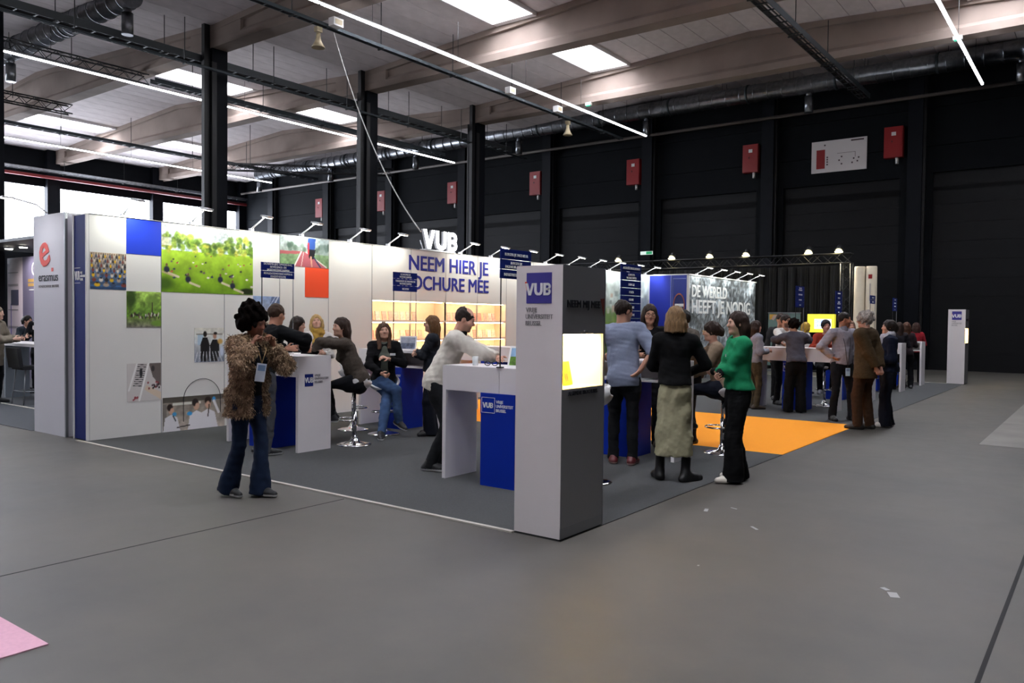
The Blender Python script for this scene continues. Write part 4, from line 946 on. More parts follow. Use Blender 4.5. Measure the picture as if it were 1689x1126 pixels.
MB().box(0,.85,0,.06,0,2.84).build('pale_panel', mat('pale_print','#eadde4',.5), N_); MB().box(.85,4.2,0,.06,0,2.84).build('mauve_panel', mat('mauve','#77718a',.5), N_)
MB().box(.22,.62,-.008,0,1.72,2.08).build('dark_square', mat('slate','#4a4a62',.5), N_); MB().box(.2,.215,-.008,0,.6,1.75).build('violet_line', M_violet, N_)
for z in (2.48,2.2,2.17,1.6,1.2,1.17): MB().box(.05,.6,-.006,0,z,z+.015).build('print_line', M_grey, N_)
rg = MB()
for i in range(20):
    t0, t1 = 2*math.pi*i/20, 2*math.pi*(i+1)/20; f_ = lambda t, r: (1.5+r*math.cos(t), -.006, 2.55+r*math.sin(t)); rg.prism([f_(t0,.16),f_(t1,.16),f_(t1,.12),f_(t0,.12)],(0,.004,0))
rg.build('ring_logo', M_wh, N_); MB().box(1.45,2.1,-.007,0,2.53,2.58).build('logo_bar', M_wh, N_)
for z in (2.25,2.15): MB().box(1.15,1.7,-.006,0,z,z+.07).build('gold_print', mat('gold','#b8924a',.5), N_)
MB().box(1.2,2.2,-.006,0,2.06,2.08).build('print_line', M_wh, N_)
cn = empty('canopy', (-21.1,7.0,3.0), label='dark canopy roof over the neighbouring stand', cat='canopy'); MB().box(0,4.1,0,5,0,.06).build('slab', M_black, cn)
for x,y in ((0.1,.7),(4.0,.7),(0.1,4.9),(4.0,4.9)): MB().box(x-.05,x+.05,y-.05,y+.05,-2.994,0).build('post', M_black, cn)
for i,(x,lab) in enumerate(((-19.84,'round spotlight under the dark canopy over the pale panel'),(-19.1,'round spotlight under the dark canopy over the mauve panel'))):
    sp = empty('spotlight', (x,7.6,3.0), label=lab, cat='spotlight', group='spotlights of the neighbouring stand'); MB()._lathe([(.10,0),(.10,-.03),(.085,-.035)],(0,0,0),16).build('rim', M_lampw, sp); MB()._lathe([(.08,-.034),(.075,-.05)],(0,0,0),16).build('lens', M_lampe, sp); aim(light('SPOT','lamp_light',(0,0,-.06),60,(1,.93,.95),sp,spot_size=math.radians(130),spot_blend=.8,shadow_soft_size=.06), (0,.45,-1))
tb = empty('bar_table', (-16.4,5.9,0), label='white bar table of the neighbouring stand', cat='table'); MB().box(0,3.2,0,.6,.95,1.0).build('table_top', M_ctr, tb); MB().box(.5,.56,.1,.5,.006,.95).build('leg_panel', mat('steel_blue','#7f8790',.5), tb); MB().box(2.0,2.6,.27,.5,.006,.95).build('leg_panel', mat('steel_blue','#7f8790',.5), tb)
st = empty('bar_chair', (-14.45,5.70,.006), 0, label='black bar chair with thin grey legs at the white bar table', cat='stool')
MB().box(-.22,.22,-.03,.03,.62,.95,Matrix.Rotation(.12,4,'X')).build('backrest', M_black, st); MB().box(-.21,.21,-.05,.36,.58,.64).build('seat', M_black, st)
for sx in (-1,1):
    for sy in (-1,1): MB().tube([(sx*.18,.15+sy*.15,.58),(sx*.23,.15+sy*.2,0)], .011, 6).build('leg', M_alu, st)
MB().tube([(-.21,-.03,.22),(.21,-.03,.22),(.21,.33,.22),(-.21,.33,.22),(-.21,-.03,.22)], .009, 6).build('footrest', M_alu, st)
# ================================================================ the stage behind
M_curt = mat('black_curtain','#050506',.9)
mb = MB(); xs_ = np.linspace(-19,-6.4,190); V_ = []
for i, x in enumerate(xs_):
    y = 25.5+.06*math.sin(i*1.3)+.03*math.sin(i*2.9+1); V_.append((x,y))
for (a,b),(c,d) in zip(V_[:-1],V_[1:]): mb.poly([(a,b,.02),(c,d,.02),(c,d,3.25),(a,b,3.25)], True)
cu = mb.build('stage_curtain', M_curt); tag(cu, 'black pleated stage curtain behind the stand', 'curtain')
sm = cu.modifiers.new('thickness','SOLIDIFY'); sm.thickness = .01
truss('stage_truss', (-19,25,3.42), (-6.2,25,3.42), .28, M_black, 'black horizontal lattice truss carrying the stage spotlights')
truss('stage_truss', (-6.35,25.0,.02), (-6.35,25.0,3.28), .28, M_black, 'black upright lattice post at the end of the stage')
for i, x in enumerate((-14.0,-11.95,-10.6,-9.38,-7.43,-6.55)):
    sp = empty('stage_spotlight', (x,24.86,3.69), label='round warm stage spotlight on the black truss', cat='spotlight', group='stage spotlights on the truss')
    MB().tube([(0,0,-.04),(0,.12,.1)], [.10,.075], 14).build('can', M_black, sp); MB()._lathe([(.11,-.085),(.10,-.06)],(0,-.01,0),16).build('lens', mat('stage_glow','#fff6d0',.4,emit='#fff0b8',strength=35), sp)
    if i == 5: l = light('SPOT','lamp_light',(0,-.06,-.12),60,(1,.9,.66),sp,spot_size=math.radians(95),spot_blend=.8,shadow_soft_size=.08); aim(l,(.8,.0,-1.3))
    MB().tube([(-.125,0,.03),(-.125,0,-.1),(.125,0,-.1),(.125,0,.03)], .008, 6).build('yoke', M_black, sp)
for i,(x,lab) in enumerate(((-5.92,'cream fabric banner column beside the lattice post'),(-5.60,'cream banner column with red emblem at the stage end'))):
    b = empty('banner_column', (x,24.75,0), label=lab, cat='banner', group='cream banner columns at the stage')
    MB()._lathe([(.15,.02),(.155,.1),(.15,3.12),(.14,3.15)],(0,0,0),20).build('fabric', mat('cream_fabric','#d9cdb6',.8,noise=.08,nscale=3), b); MB()._lathe([(.16,0),(.16,.03)],(0,0,0),20).build('foot', M_black, b)
    if i: MB().cbox((0,-.15,2.85),(.1,.02,.12)).build('emblem', M_red, b); MB().cbox((0,-.15,2.4),(.02,.02,.5)).build('print_line', M_grey, b)
bn = empty('roll_up_banner', (-8.5,24.5,0), label='dark green roll-up banner with white words on the stage', cat='banner')
MB().box(0,.97,0,.02,.18,1.79).build('sheet', mat('banner_green','#647c77',.6), bn); MB().box(-.01,.98,-.02,.05,1.785,1.81).build('top_bar', M_alu, bn); MB().box(-.02,.99,-.12,.12,0,.06).build('foot', M_alu, bn); MB().box(.45,.5,.02,.03,.05,1.78).build('pole', M_alu, bn)
MB().prism([(.04,-.004,1.75),(.26,-.004,1.75),(.12,-.004,1.6),(.04,-.004,1.58)],(0,.003,0)).build('pencil_graphic', mat('graphic_gold','#c8963a',.5), bn); MB().prism([(.16,-.006,1.72),(.3,-.006,1.74),(.16,-.006,1.56),(.1,-.006,1.6)],(0,.003,0)).build('pencil_graphic', mat('graphic_rose','#b59a90',.5), bn)
text('BE\nKLA\nHI', (-8.28,24.497,1.2), .17, '-Y', M_wh, bn, bold=.012, align='LEFT')
tv = empty('stage_screen', (-7.5,25.08,0), label='yellow presentation screen on a stand on the stage', cat='screen')
MB().box(0,.86,0,.06,1.2,1.78).build('frame', M_black, tv); MB().box(.015,.845,-.004,0,1.215,1.765).build('display', mat('screen_yellow','#f2e23a',.4,emit='#f4e63c',strength=1.0), tv); MB().box(.22,.72,-.006,-.003,1.32,1.62).build('slide_box', mat('screen_white','#eef6fa',.4,emit='#e8f4fb',strength=.9), tv)
text('DUAAL\nLEREN', (-7.25,25.073,1.5), .12, '-Y', mat('screen_blue','#6a9ad8',.4,emit='#6a9ad8',strength=.6), tv, width=.36, bold=.01); MB().box(.38,.44,.02,.06,0.05,1.2).build('pole', M_black, tv); MB().box(.2,.62,-.15,.25,0,.05).build('base', M_black, tv)
# ================================================================ people
FW = Vector((-math.sin(YAW), math.cos(YAW), 0)); RT = Vector((math.cos(YAW), math.sin(YAW), 0))
M_skin = mat('skin', '#c89a80', .55, attr='Col'); M_cloth = {}
def cloth(col, rough=.9, noise=.1, nscale=40, bump=.25, bscale=180):
    k = (col, rough, noise, nscale)
    if k not in M_cloth: M_cloth[k] = mat('cloth_%d' % len(M_cloth), col, rough, noise=noise, nscale=nscale, bump=bump, bscale=bscale, spec=.2)
    return M_cloth[k]
M_hair = {}
def hairm(col, curly=False):
    k = (col, curly)
    if k not in M_hair: M_hair[k] = mat('hair_%d' % len(M_hair), col, .9, noise=.5, nscale=40, bump=.8, bscale=120, spec=.05) if curly else mat('hair_%d' % len(M_hair), col, .5, noise=.5, nscale=14, stretch=(9,9,1.2), bump=.5, bscale=60, spec=.3)
    return M_hair[k]
import zlib
HS = lambda t: zlib.crc32(t.encode())
A3 = lambda *p: np.array(p, float)
nrm = lambda v: v/(np.linalg.norm(v)+1e-9)
def ik(a, c, l1, l2, pole):
    """joint between a and c for bones l1, l2, bent towards pole"""
    d = c-a; L = min(np.linalg.norm(d), (l1+l2)*.999); u = nrm(d); c2 = a+u*L
    x = (l1*l1-l2*l2+L*L)/(2*L); h = math.sqrt(max(l1*l1-x*x, 0)); p = pole-u*(pole@u); return a+u*x+nrm(p)*h, c2
def rot(v, ax, deg):
    ax = nrm(ax); t = math.radians(deg); return v*math.cos(t)+np.cross(ax, v)*math.sin(t)+ax*(ax@v)*(1-math.cos(t))
def person(label, foot, face, H=1.6, sex='f', res=.008, lean=0, side=0, pel=None, twist=0, head=(0,0,0), hands=(None,None), poles=(None,None), curl=(.45,.45), handdir=(None,None),
           feet=None, kneepole=None, skin='#c99a82', top=None, bottom=None, shoes=None, hair=None, extra=None, cat='person', group=None, feetdir=None, glasses=None, beard=None):
    """foot: floor point (x, y); face: degrees clockwise from looking straight away from the camera (90 = to the right, 180 = at us).
    Local frame: x right, y forward, z up, metres."""
    hv = FW*math.cos(math.radians(face))+RT*math.sin(math.radians(face)); rz = math.atan2(-hv.x, hv.y)
    root = empty('person', (foot[0],foot[1],.006), rz, label=label, cat=cat, group=group)
    s = H/1.725; m = sex == 'm'; top = top or {}; bottom = bottom or {}; shoes = shoes or {}; hair = hair or {}
    R, Fd, Up = A3(1,0,0), A3(0,1,0), A3(0,0,1)
    P = A3(*(pel or (0,0,.92*s)))
    u = nrm(rot(rot(Up, R, -lean), Fd, side)); tr = rot(R, Up, -twist); tr = nrm(tr-u*(tr@u)); tf = nrm(np.cross(u, tr))
    sw = (.185 if m else .165)*s; hw = .088*s
    S = P+u*.485*s; N = P+u*.54*s
    hu0 = nrm(u*.45+Up*.55)
    yw, pt, rl = head
    hf = rot(tf, u, -yw); hf = nrm(hf-Up*(hf@Up)*.8); hr = nrm(np.cross(hf, Up)); hf = rot(hf, hr, pt); hu = np.cross(hr, hf); hr, hu = rot(hr, hf, rl), rot(hu, hf, rl)
    Hc = N+hu0*.055*s+hu*.095*s+hf*.02*s; hs = s*(1.0 if m else .965)
    HR = np.stack([hr, hf, hu], 1)
    hp = lambda x, y, z: Hc+(hr*x+hf*y+hu*z)*hs
    sho = [P+u*.475*s-tr*sw, P+u*.475*s+tr*sw]; L1, L2 = .285*s, .25*s
    elb, wri, hd = [], [], []
    for i in (0,1):
        sg = -1 if i == 0 else 1
        t = A3(*hands[i]) if hands[i] is not None else sho[i]+A3(sg*.06,.05,-.515)*s
        pole = A3(*poles[i]) if poles[i] is not None else A3(sg*.5,-1,-.3)
        e, w = ik(sho[i], t, L1, L2, pole); elb.append(e); wri.append(w); hd.append(nrm(A3(*handdir[i])) if handdir[i] is not None else nrm(w-e))
    ft = feet or ((-.1,.02,0),(.1,-.02,0)); ank, kn, hips = [], [], []
    for i in (0,1):
        sg = -1 if i == 0 else 1; hp_ = P+tr*sg*hw-Up*.03*s; a = A3(ft[i][0],ft[i][1],ft[i][2]+.075*s)
        k_, a2 = ik(hp_, a, .404*s, .418*s, A3(*(kneepole[i] if kneepole else (sg*.12,1,.1)))); hips.append(hp_); kn.append(k_); ank.append(a2)
    fdir = [nrm(A3(*(feetdir[i] if feetdir else ((-.2 if i == 0 else .2),1,0)))) for i in (0,1)]
    allp = np.array([P, S, N, Hc+hu*.2, Hc-hu*.14, Hc+hf*.16, Hc-hf*.16, Hc+hr*.14, Hc-hr*.14]+sho+elb+wri+[w+d*.2 for w, d in zip(wri, hd)])
    # ---------- body: head, neck, trunk, arms and hands in one skin
    F = Field(np.minimum(allp.min(0)-.08, P-.12), allp.max(0)+.08, res)
    F.ell(hp(0,-.012,.022),(.074*hs,.093*hs,.09*hs),.02,HR); F.ell(hp(0,.022,-.035),(.058*hs,.066*hs,.082*hs),.03,HR)
    F.cone(hp(-.026,.052,-.088),hp(.026,.052,-.088),.022*hs,.022*hs,.03); F.ell(hp(0,.075,-.098),(.02*hs,.016*hs,.016*hs),.02,HR)
    for sg in (-1,1):
        F.ell(hp(sg*.031,.094,.006),(.019*hs,.014*hs,.012*hs),.012,HR,sub=True); F.ell(hp(sg*.031,.073,.006),(.0135*hs,.0135*hs,.0115*hs),.004,HR)
        F.ell(hp(sg*.03,.083,.026),(.022*hs,.009*hs,.006*hs),.01,HR); F.ell(hp(sg*.042,.06,-.03),(.022*hs,.024*hs,.022*hs),.02,HR); F.ell(hp(sg*.075,-.005,-.008),(.010*hs,.018*hs,.030*hs),.008,HR)
    F.cone(hp(0,.083,.008),hp(0,.103,-.026),.008*hs,.0125*hs,.012); F.cone(hp(-.012,.09,-.03),hp(.012,.09,-.03),.008*hs,.008*hs,.008)
    F.ell(hp(0,.082,-.058),(.023*hs,.011*hs,.006*hs),.006,HR); F.ell(hp(0,.080,-.068),(.02*hs,.011*hs,.006*hs),.006,HR)
    nr = (.056 if m else .046)*s
    F.cone(N-u*.05*s, hp(0,-.012,-.05), nr*1.12, nr, .03)
    F.cone(P+u*.02*s, P+u*.40*s, .105*s, .12*s, .05, sq=(tf,1.45)); F.cone(sho[0]+tr*.03*s, sho[1]-tr*.03*s, .043*s, .043*s, .05); F.cone(N-u*.06*s-tr*.07*s, N-u*.06*s+tr*.07*s, .035*s, .035*s, .05)
    am = 1.0 if m else .87
    for i in (0,1):
        sg = -1 if i == 0 else 1
        F.cone(sho[i], elb[i], .046*s*am, .037*s*am, .02); F.cone(elb[i], wri[i], .038*s*am, .025*s*am, .015)
        d = hd[i]; hint = nrm(np.cross(d, A3(0,0,1) if abs(d[2]) < .8 else Fd)); pn = nrm(-tr*sg+.2*tf); pn = nrm(pn-d*(pn@d)); sv = nrm(np.cross(pn, d))
        if sv @ (Fd+Up*.6) < 0: sv = -sv           # the thumb side
        W0 = wri[i]; hs_ = s*(1.04 if m else .95)
        F.cone(W0+d*.01*s, W0+d*.075*hs_, .026*hs_, .036*hs_, .012, sq=(pn,2.0))
        for j, (o, ln) in enumerate(((.031,.068),(.0105,.078),(-.0105,.073),(-.031,.056))):
            b0 = W0+d*.082*hs_+sv*o*hs_; c_ = curl[i]; spread = sv*o*1.2
            d1 = nrm(rot(d+spread, sv, 0)*math.cos(c_*1.25)+pn*math.sin(c_*1.25)); d2 = nrm(d*math.cos(c_*2.6)+pn*math.sin(c_*2.6))
            k1 = b0+d1*ln*.5*hs_; F.cone(b0, k1, .0092*hs_, .0085*hs_, .006); F.cone(k1, k1+d2*ln*.55*hs_, .0085*hs_, .007*hs_, .004)
        t0 = W0+d*.025*hs_+sv*.025*hs_; t1 = t0+nrm(d*.6+sv*.75+pn*.25)*.042*hs_; F.cone(t0, t1, .0125*hs_, .0105*hs_, .012); F.cone(t1, t1+nrm(d*.85+sv*.25+pn*.45*(.5+curl[i]))*.034*hs_, .0105*hs_, .008*hs_, .004)
    sk = np.array(lin(skin)); lipc = sk*np.array([.92,.52,.52]); browc = np.array(lin(hair.get('brow', hair.get('col','#3a2a20'))))*.9; eyec = np.array([.012,.009,.008]); hairc = np.array(lin(hair.get('col','#3a2a20')))
    def skincol(V):
        q = (V-Hc)@HR/hs; C = np.repeat(sk[None], len(V), 0)
        g = lambda c, r, p=1.: np.clip(1.35-np.sqrt((((q-np.array(c))/np.array(r))**2).sum(1)), 0, 1)[:,None]*p
        ch = np.clip(1.3-np.sqrt((((np.abs(q*[1,1,1])-[.042,.07,.025])/[.02,.03,.02])**2).sum(1)),0,1)[:,None]*(q[:,2:3] < 0)*.25
        C = C*(1-ch)+ch*sk*np.array([1.05,.78,.75])
        if beard: 
            b = np.clip((-.035-q[:,2])/.02,0,1)*np.clip((q[:,1]-.0)/.03,0,1)*(np.abs(q[:,2]) < .13); b = (b*beard[1])[:,None]; C = C*(1-b)+b*np.array(lin(beard[0]))
        for c, r, col, p in (((0,.09,-.063),(.022,.02,.009),lipc,.8),):
            w = g(c, r, p); C = C*(1-w)+w*col
        for sg in (-1,1):
            w = g((sg*.031,.088,.026),(.021,.02,.0045),.85); C = C*(1-w)+w*browc
            w = g((sg*.031,.086,.006),(.0135,.012,.0055),1); C = C*(1-w)+w*eyec
        return C
    body = field_obj('body', F, M_skin, root, skincol)
    # ---------- top garment
    def torso(F, e, hem, kk=.05, wide=0):
        b = 1.06 if m else 1.0; hem_p = P+u*hem*s
        F.cone(P+u*.17*s, P+u*.385*s, (.122*b+e)*s, (.142*b+e)*s, kk, sq=(tf,1.38))
        F.cone(P+u*(hem-.1)*s, P+u*.18*s, (.156+e+wide)*s*(.97 if m else 1.02), (.128*b+e)*s, kk, sq=(tf,1.25))
        if hem < .06: F.ell(P-tf*.045*s+u*.0*s,((.138+e)*s,(.088+e)*s,(.11+e)*s),.05,np.stack([tr,tf,u],1))
        F.cone(sho[0]+tr*.02*s, sho[1]-tr*.02*s, (.052+e*.8)*s, (.052+e*.8)*s, .06); F.cone(N-u*.05*s-tr*.075*s, N-u*.05*s+tr*.075*s, (.042+e*.5)*s, (.042+e*.5)*s, .06)
        if m: F.ell(P+u*.13*s+tf*.05*s,(.11*s,.075*s,.12*s),.05,np.stack([tr,tf,u],1))
        else:
            for sg in (-1,1): F.ell(P+u*.335*s+tf*(.085+e*.5)*s+tr*sg*.062*s,(.056*s,.052*s,.056*s),.05)
        F.half(hem_p, -u)
    def sleeves(F, e, upto, flare=0):
        for i in (0,1):
            ua, ub = (.056+e)*s*am, (.047+e)*s*am
            if upto <= .5:
                c = sho[i]+(elb[i]-sho[i])*upto*2; F.cone(sho[i], c+(c-sho[i])*.05, ua, ub+.004, .035, cut=[(c, elb[i]-sho[i])])
            else:
                F.cone(sho[i], elb[i], ua, ub, .035); t = (upto-.5)*2; c = elb[i]+(wri[i]-elb[i])*t; F.cone(elb[i], c+(c-elb[i])*.08, ub, (.034+e*.8+flare)*s*am, .02, cut=[(c, wri[i]-elb[i])])
    gr = max(res*1.25, .010)
    lo, hi = allp.min(0)-.16, allp.max(0)+.16
    lo[2] = min(lo[2], P[2]-.25)
    tb = dict(e=.012, hem=-.06, sleeve=.97, wide=0, name='sweater', col='#333333', fold=.006)
    tb.update(top)
    if tb.get('under'):
        G = Field(lo, hi, gr*1.1); ub = tb['under']; torso(G, .004, ub.get('hem', tb['hem']+.01)); G.ripple(.003, 26, 5)
        field_obj(ub.get('name','shirt'), G, cloth(ub['col']), root)
    hemz = P[2]+tb['hem']*s*u[2]; lo2 = lo.copy(); lo2[2] = min(lo[2], hemz-.08)
    G = Field(lo2, hi, gr); torso(G, tb['e'], tb['hem'], wide=tb['wide']); sleeves(G, tb['e'], tb['sleeve'], tb.get('flare',0))
    if tb.get('tail'): # long coat below the waist
        G.cone(P+u*tb['tail']*s, P+u*.05*s, (.19+tb['e'])*s, (.15+tb['e'])*s, .05, sq=(tf,1.25), cut=[(P+u*tb['tail']*s, -u)])
    if tb['fold']: G.ripple(tb['fold'], 30, HS(label) % 1000, (1,1,.8)); G.ripple(tb['fold']*.5, 70, HS(label) % 777, (.7,.7,1.2))
    if tb.get('open'):  # an open front
        w = tb['open']; G.cone(N+tf*.16*s-u*.02*s, P+u*(tb['hem']-.15)*s+tf*.2*s, w*s, w*1.5*s, .01, sub=True)
    G.half(P+u*(tb['hem'] if not tb.get('tail') else tb['tail'])*s, -u)
    if tb.get('neck', .0) is not None: G.cone(N+u*.0*s+tf*.02*s, N+u*.12*s+tf*.05*s, nr*1.28, nr*1.5, .012, sub=True)
    tm = tb.get('mat') or cloth(tb['col'], nscale=tb.get('nscale',40), noise=tb.get('noise',.1))
    tg = field_obj(tb['name'], G, tm, root)
    if tb.get('collar'):
        G = Field(N-.16, N+.16, .007); G.cone(N-u*.035*s, N+u*.035*s+tf*.004, nr*1.42, nr*1.26, .01, sq=(tf,.95), cut=[(N+u*.02*s+tf*.0, u*1.+tf*-.45)]); G.cone(N-u*.08*s, N+u*.2*s+tf*.02, nr*1.12, nr*1.08, .006, sub=True)
        field_obj('collar', G, cloth(tb['collar']), root)
    # ---------- legs
    bt = dict(kind='trousers', col='#15161a', th=.083, kn=.062, an=.055, end=.035, rise=.10); bt.update(bottom)
    lp = np.array(hips+kn+ank+[P]); lo, hi = lp.min(0)-.2, lp.max(0)+.2; lo[2] = max(lo[2], 0) if not feet or min(f[2] for f in ft) >= 0 else lo[2]; hi[2] = max(P[2]+.2, hi[2])
    G = Field(lo, hi, gr)
    topc = [(P+u*bt['rise']*s, u)]
    G.cone(P-Up*.03*s, P+u*.12*s, .146*s*(1 if not m else .97), .118*s, .05, sq=(tf,1.34), cut=topc); G.ell(P-tf*.042*s-Up*.02*s,(.126*s,.08*s,.095*s),.05,np.stack([tr,tf,u],1))
    for i in (0,1):
        a, k_, h_ = ank[i], kn[i], hips[i]; e_ = a+A3(0,0,(bt['end']-.075)*s) if bt['end'] < .2 else k_+(a-k_)*.3
        if (a-k_)[2] > -.25*s and bt['end'] < .2: e_ = a
        G.cone(h_, k_, bt['th']*s*1.04, bt['kn']*s, .05); G.cone(k_, e_+(e_-k_)*.06, bt['kn']*s, bt['an']*s, .02, cut=[(e_, e_-k_)])
        G.ell(h_+(k_-h_)*.25-tf*.01,(.085*s,.088*s,.12*s),.05)
    if bt['kind'] == 'skirt':
        hem = A3((ank[0][0]+ank[1][0])/2,(ank[0][1]+ank[1][1])/2,bt['hem']); G.d[:] = .3
        G.cone(P-Up*.04*s, hem+A3(0,0,.0), .154*s, bt['w']*s, .03, sq=(tf,1.22), cut=[(hem, -Up), (P+u*bt['rise']*s, u)]); G.cone(P+u*.12*s, P-Up*.04*s, .118*s, .152*s, .05, sq=(tf,1.32), cut=topc); G.ell(P-tf*.045*s-Up*.05*s,(.128*s,.082*s,.11*s),.05)
    G.ripple(bt.get('fold',.005), 26, (HS(label)+5) % 1000, (1,1,.7)); G.ripple(.0025, 75, (HS(label)+9) % 1000, (.6,.6,1.2))
    if bt['kind'] == 'skirt': G.half((0,0,bt['hem']), (0,0,-1))
    G.half(P+u*bt['rise']*s, u)
    field_obj(bt.get('name', bt['kind']), G, bt.get('mat') or cloth(bt['col'], nscale=bt.get('nscale',30), noise=bt.get('noise',.12)), root)
    # ---------- shoes
    sd = dict(col='#15151a', sole='#15151a', shaft=.10, big=1.0); sd.update(shoes); solec = np.array(lin(sd['sole'])); upc = np.array(lin(sd['col']))
    msh = mat('shoe_'+sd['col'][1:]+sd['sole'][1:], sd['col'], .5, attr='Col')
    for i in (0,1):
        a = ank[i]; d = fdir[i]; fu = nrm(Up-d*(Up@d)); fr = np.cross(d, fu); b_ = sd['big']*s
        base = a-fu*.075*s
        pts = [base-d*.055*b_+fu*.03*s, base+d*.10*b_+fu*.026*s, base+d*.165*b_+fu*.022*s]
        G = Field(np.minimum(np.min(pts,0),a)-.11, np.maximum(np.max(pts,0),a+fu*.06)+.11+A3(0,0,max(0,sd['shaft']-.1)), .0085)
        G.cone(pts[0], pts[1], .039*b_, .044*b_, .02); G.cone(pts[1], pts[2], .044*b_, .034*b_, .02); sh_ = nrm(kn[i]-a)
        G.cone(base-d*.02*b_+fu*.04*s, a+sh_*(sd['shaft']-.075)*s, .042*b_, .044*b_, .03, cut=[(a+sh_*(sd['shaft']-.075)*s, sh_)]); G.cone(a+fu*.0*s-d*.01, base+d*.09*b_+fu*.03*s, .04*b_, .03*b_, .03); G.half(base+fu*.001, -fu)
        def shc(V, base=base, fu=fu): w = ((V-base)@fu < .024*s)[:,None]; return np.where(w, solec, upc)
        field_obj('shoe', G, msh, root, shc)
    # ---------- hair
    hd_ = dict(style='short', col='#3a2a20', vol=.012); hd_.update(hair); st = hd_['style']; v = hd_['vol']
    if st != 'none':
        lo, hi = Hc-.27*hs, Hc+.25*hs
        dl = hd_.get('len', .0)
        if dl: lo = lo-A3(0,0,dl)
        G = Field(lo, hi, max(.007, res*.9))
        G.ell(hp(0,-.016,.026),((.076+v)*hs,(.095+v)*hs,(.093+v)*hs),.01,HR)
        fx = hd_.get('hairline', .058 if hd_.get('sides',1) else .066)
        if st in ('long','bob','tied','short','side'):
            G.half(hp(0,-.03,-.055 if st == 'short' else -.07), -(hu*.8-hf*.0+A3(0,0,.2)))
        if st == 'balding': G.ell(hp(0,.045,.10),(.062*hs,.095*hs,.055*hs),.01,HR,sub=True); G.half(hp(0,0,-.06), -hu)
        if st in ('long','bob'):
            ln = hd_.get('len', .2); G.d = np.minimum(G.d, .3)
            back = -hf
            for ang, w_, l_ in ((0,.062,1),(42,.05,1),(-42,.05,1),(78,.036,.92),(-78,.036,.92))[:5 if hd_.get('sides',1) else 3]:
                dr = rot(back, hu, ang); a0 = Hc+(hu*.02)*hs+dr*.058*hs; a1 = hp(0,0,-.06)+dr*(.075 if abs(ang) < 60 else .072)*hs; a2 = a1-A3(0,0,1)*ln*l_+dr*(.015 if st == 'bob' else (.02 if abs(ang) < 60 else .0))*hs+(hf*hd_.get('fwd',0)*(.1 if abs(ang) > 60 else 0))*hs
                G.cone(a0, a1, w_*.95*hs, w_*hs, .03); G.cone(a1, a2, w_*hs, w_*(.72 if st == 'long' else .95)*hs, .03, cut=[(a2, -A3(0,0,1))])
        if st == 'tied': G.ell(hp(0,-.115,-.01),(.045*hs,.045*hs,.05*hs),.03,HR); G.cone(hp(0,-.12,-.02), hp(0,-.13,-.02)-A3(0,0,hd_.get('len',.15)), .035*hs, .022*hs, .03)
        if st == 'afro':
            for (x,y,z,r_) in ((0,-.05,.07,.10),(-.07,-.03,.05,.085),(.07,-.03,.05,.085),(0,-.10,.0,.09),(-.06,-.08,-.03,.075),(.06,-.08,-.03,.075),(0,-.09,.13,.075)): G.ell(hp(x,y,z),(r_*hs,)*3,.03)
            for k in range(60):
                rr = np.random.RandomState(k+50); d = nrm(rr.normal(size=3)+A3(0,-.5,.35)); G.ell(Hc+(hr*d[0]*.135+hf*(d[1]*.13-.045)+hu*(d[2]*.13+.045))*hs,(rr.uniform(.018,.034)*hs,)*3,.01)
        if st == 'curly':
            for k in range(26):
                rr = np.random.RandomState(k); d = nrm(rr.normal(size=3)+A3(0,0,.5)); pnt = Hc+hu*.02*hs+(hr*d[0]*.085+hf*(d[1]*.09-.03)+hu*d[2]*.095)*hs; G.ell(pnt,(.03*hs,)*3,.012)
            G.half(hp(0,0,-.075), -hu)
        # the face stays free
        G.ell(hp(0,.085,-.045),(fx*hs,.075*hs,.098*hs),.012,HR,sub=True)
        if st in ('short','balding'): 
            for sg in (-1,1): G.ell(hp(sg*.085,.01,-.03),(.03*hs,.032*hs,.045*hs),.01,HR,sub=True)
        G.ripple(.0035 if st not in ('afro','curly') else .010, 95 if st not in ('afro','curly') else 60, 3, (1,1,.12) if st in ('long','bob','tied','side') else (1,1,1), 7)
        field_obj('hair', G, hairm(hd_['col'], st in ('afro','curly')), root)
    # ---------- small belongings
    if glasses:
        mb = MB()
        for sg in (-1,1):
            c = hp(sg*.033,.100,.004); mb.tube([tuple(c+(hr*.024*math.cos(a)+hu*.019*math.sin(a))*hs) for a in np.linspace(0,6.28,15)], .0028, 5); mb.tube([tuple(hp(sg*.057,.098,.008)), tuple(hp(sg*.078,.0,.004))], .0025, 5)
        mb.tube([tuple(hp(-.01,.106,.006)), tuple(hp(.01,.106,.006))], .0025, 5); mb.build('eyeglasses', mat('frame_'+glasses[1:], glasses, .35), root)
    J = dict(root=root, P=P, u=u, tr=tr, tf=tf, N=N, Hc=Hc, hf=hf, hr=hr, hu=hu, hp=hp, wri=wri, elb=elb, sho=sho, hd=hd, s=s, top=tg)
    if extra: extra(J)
    return J
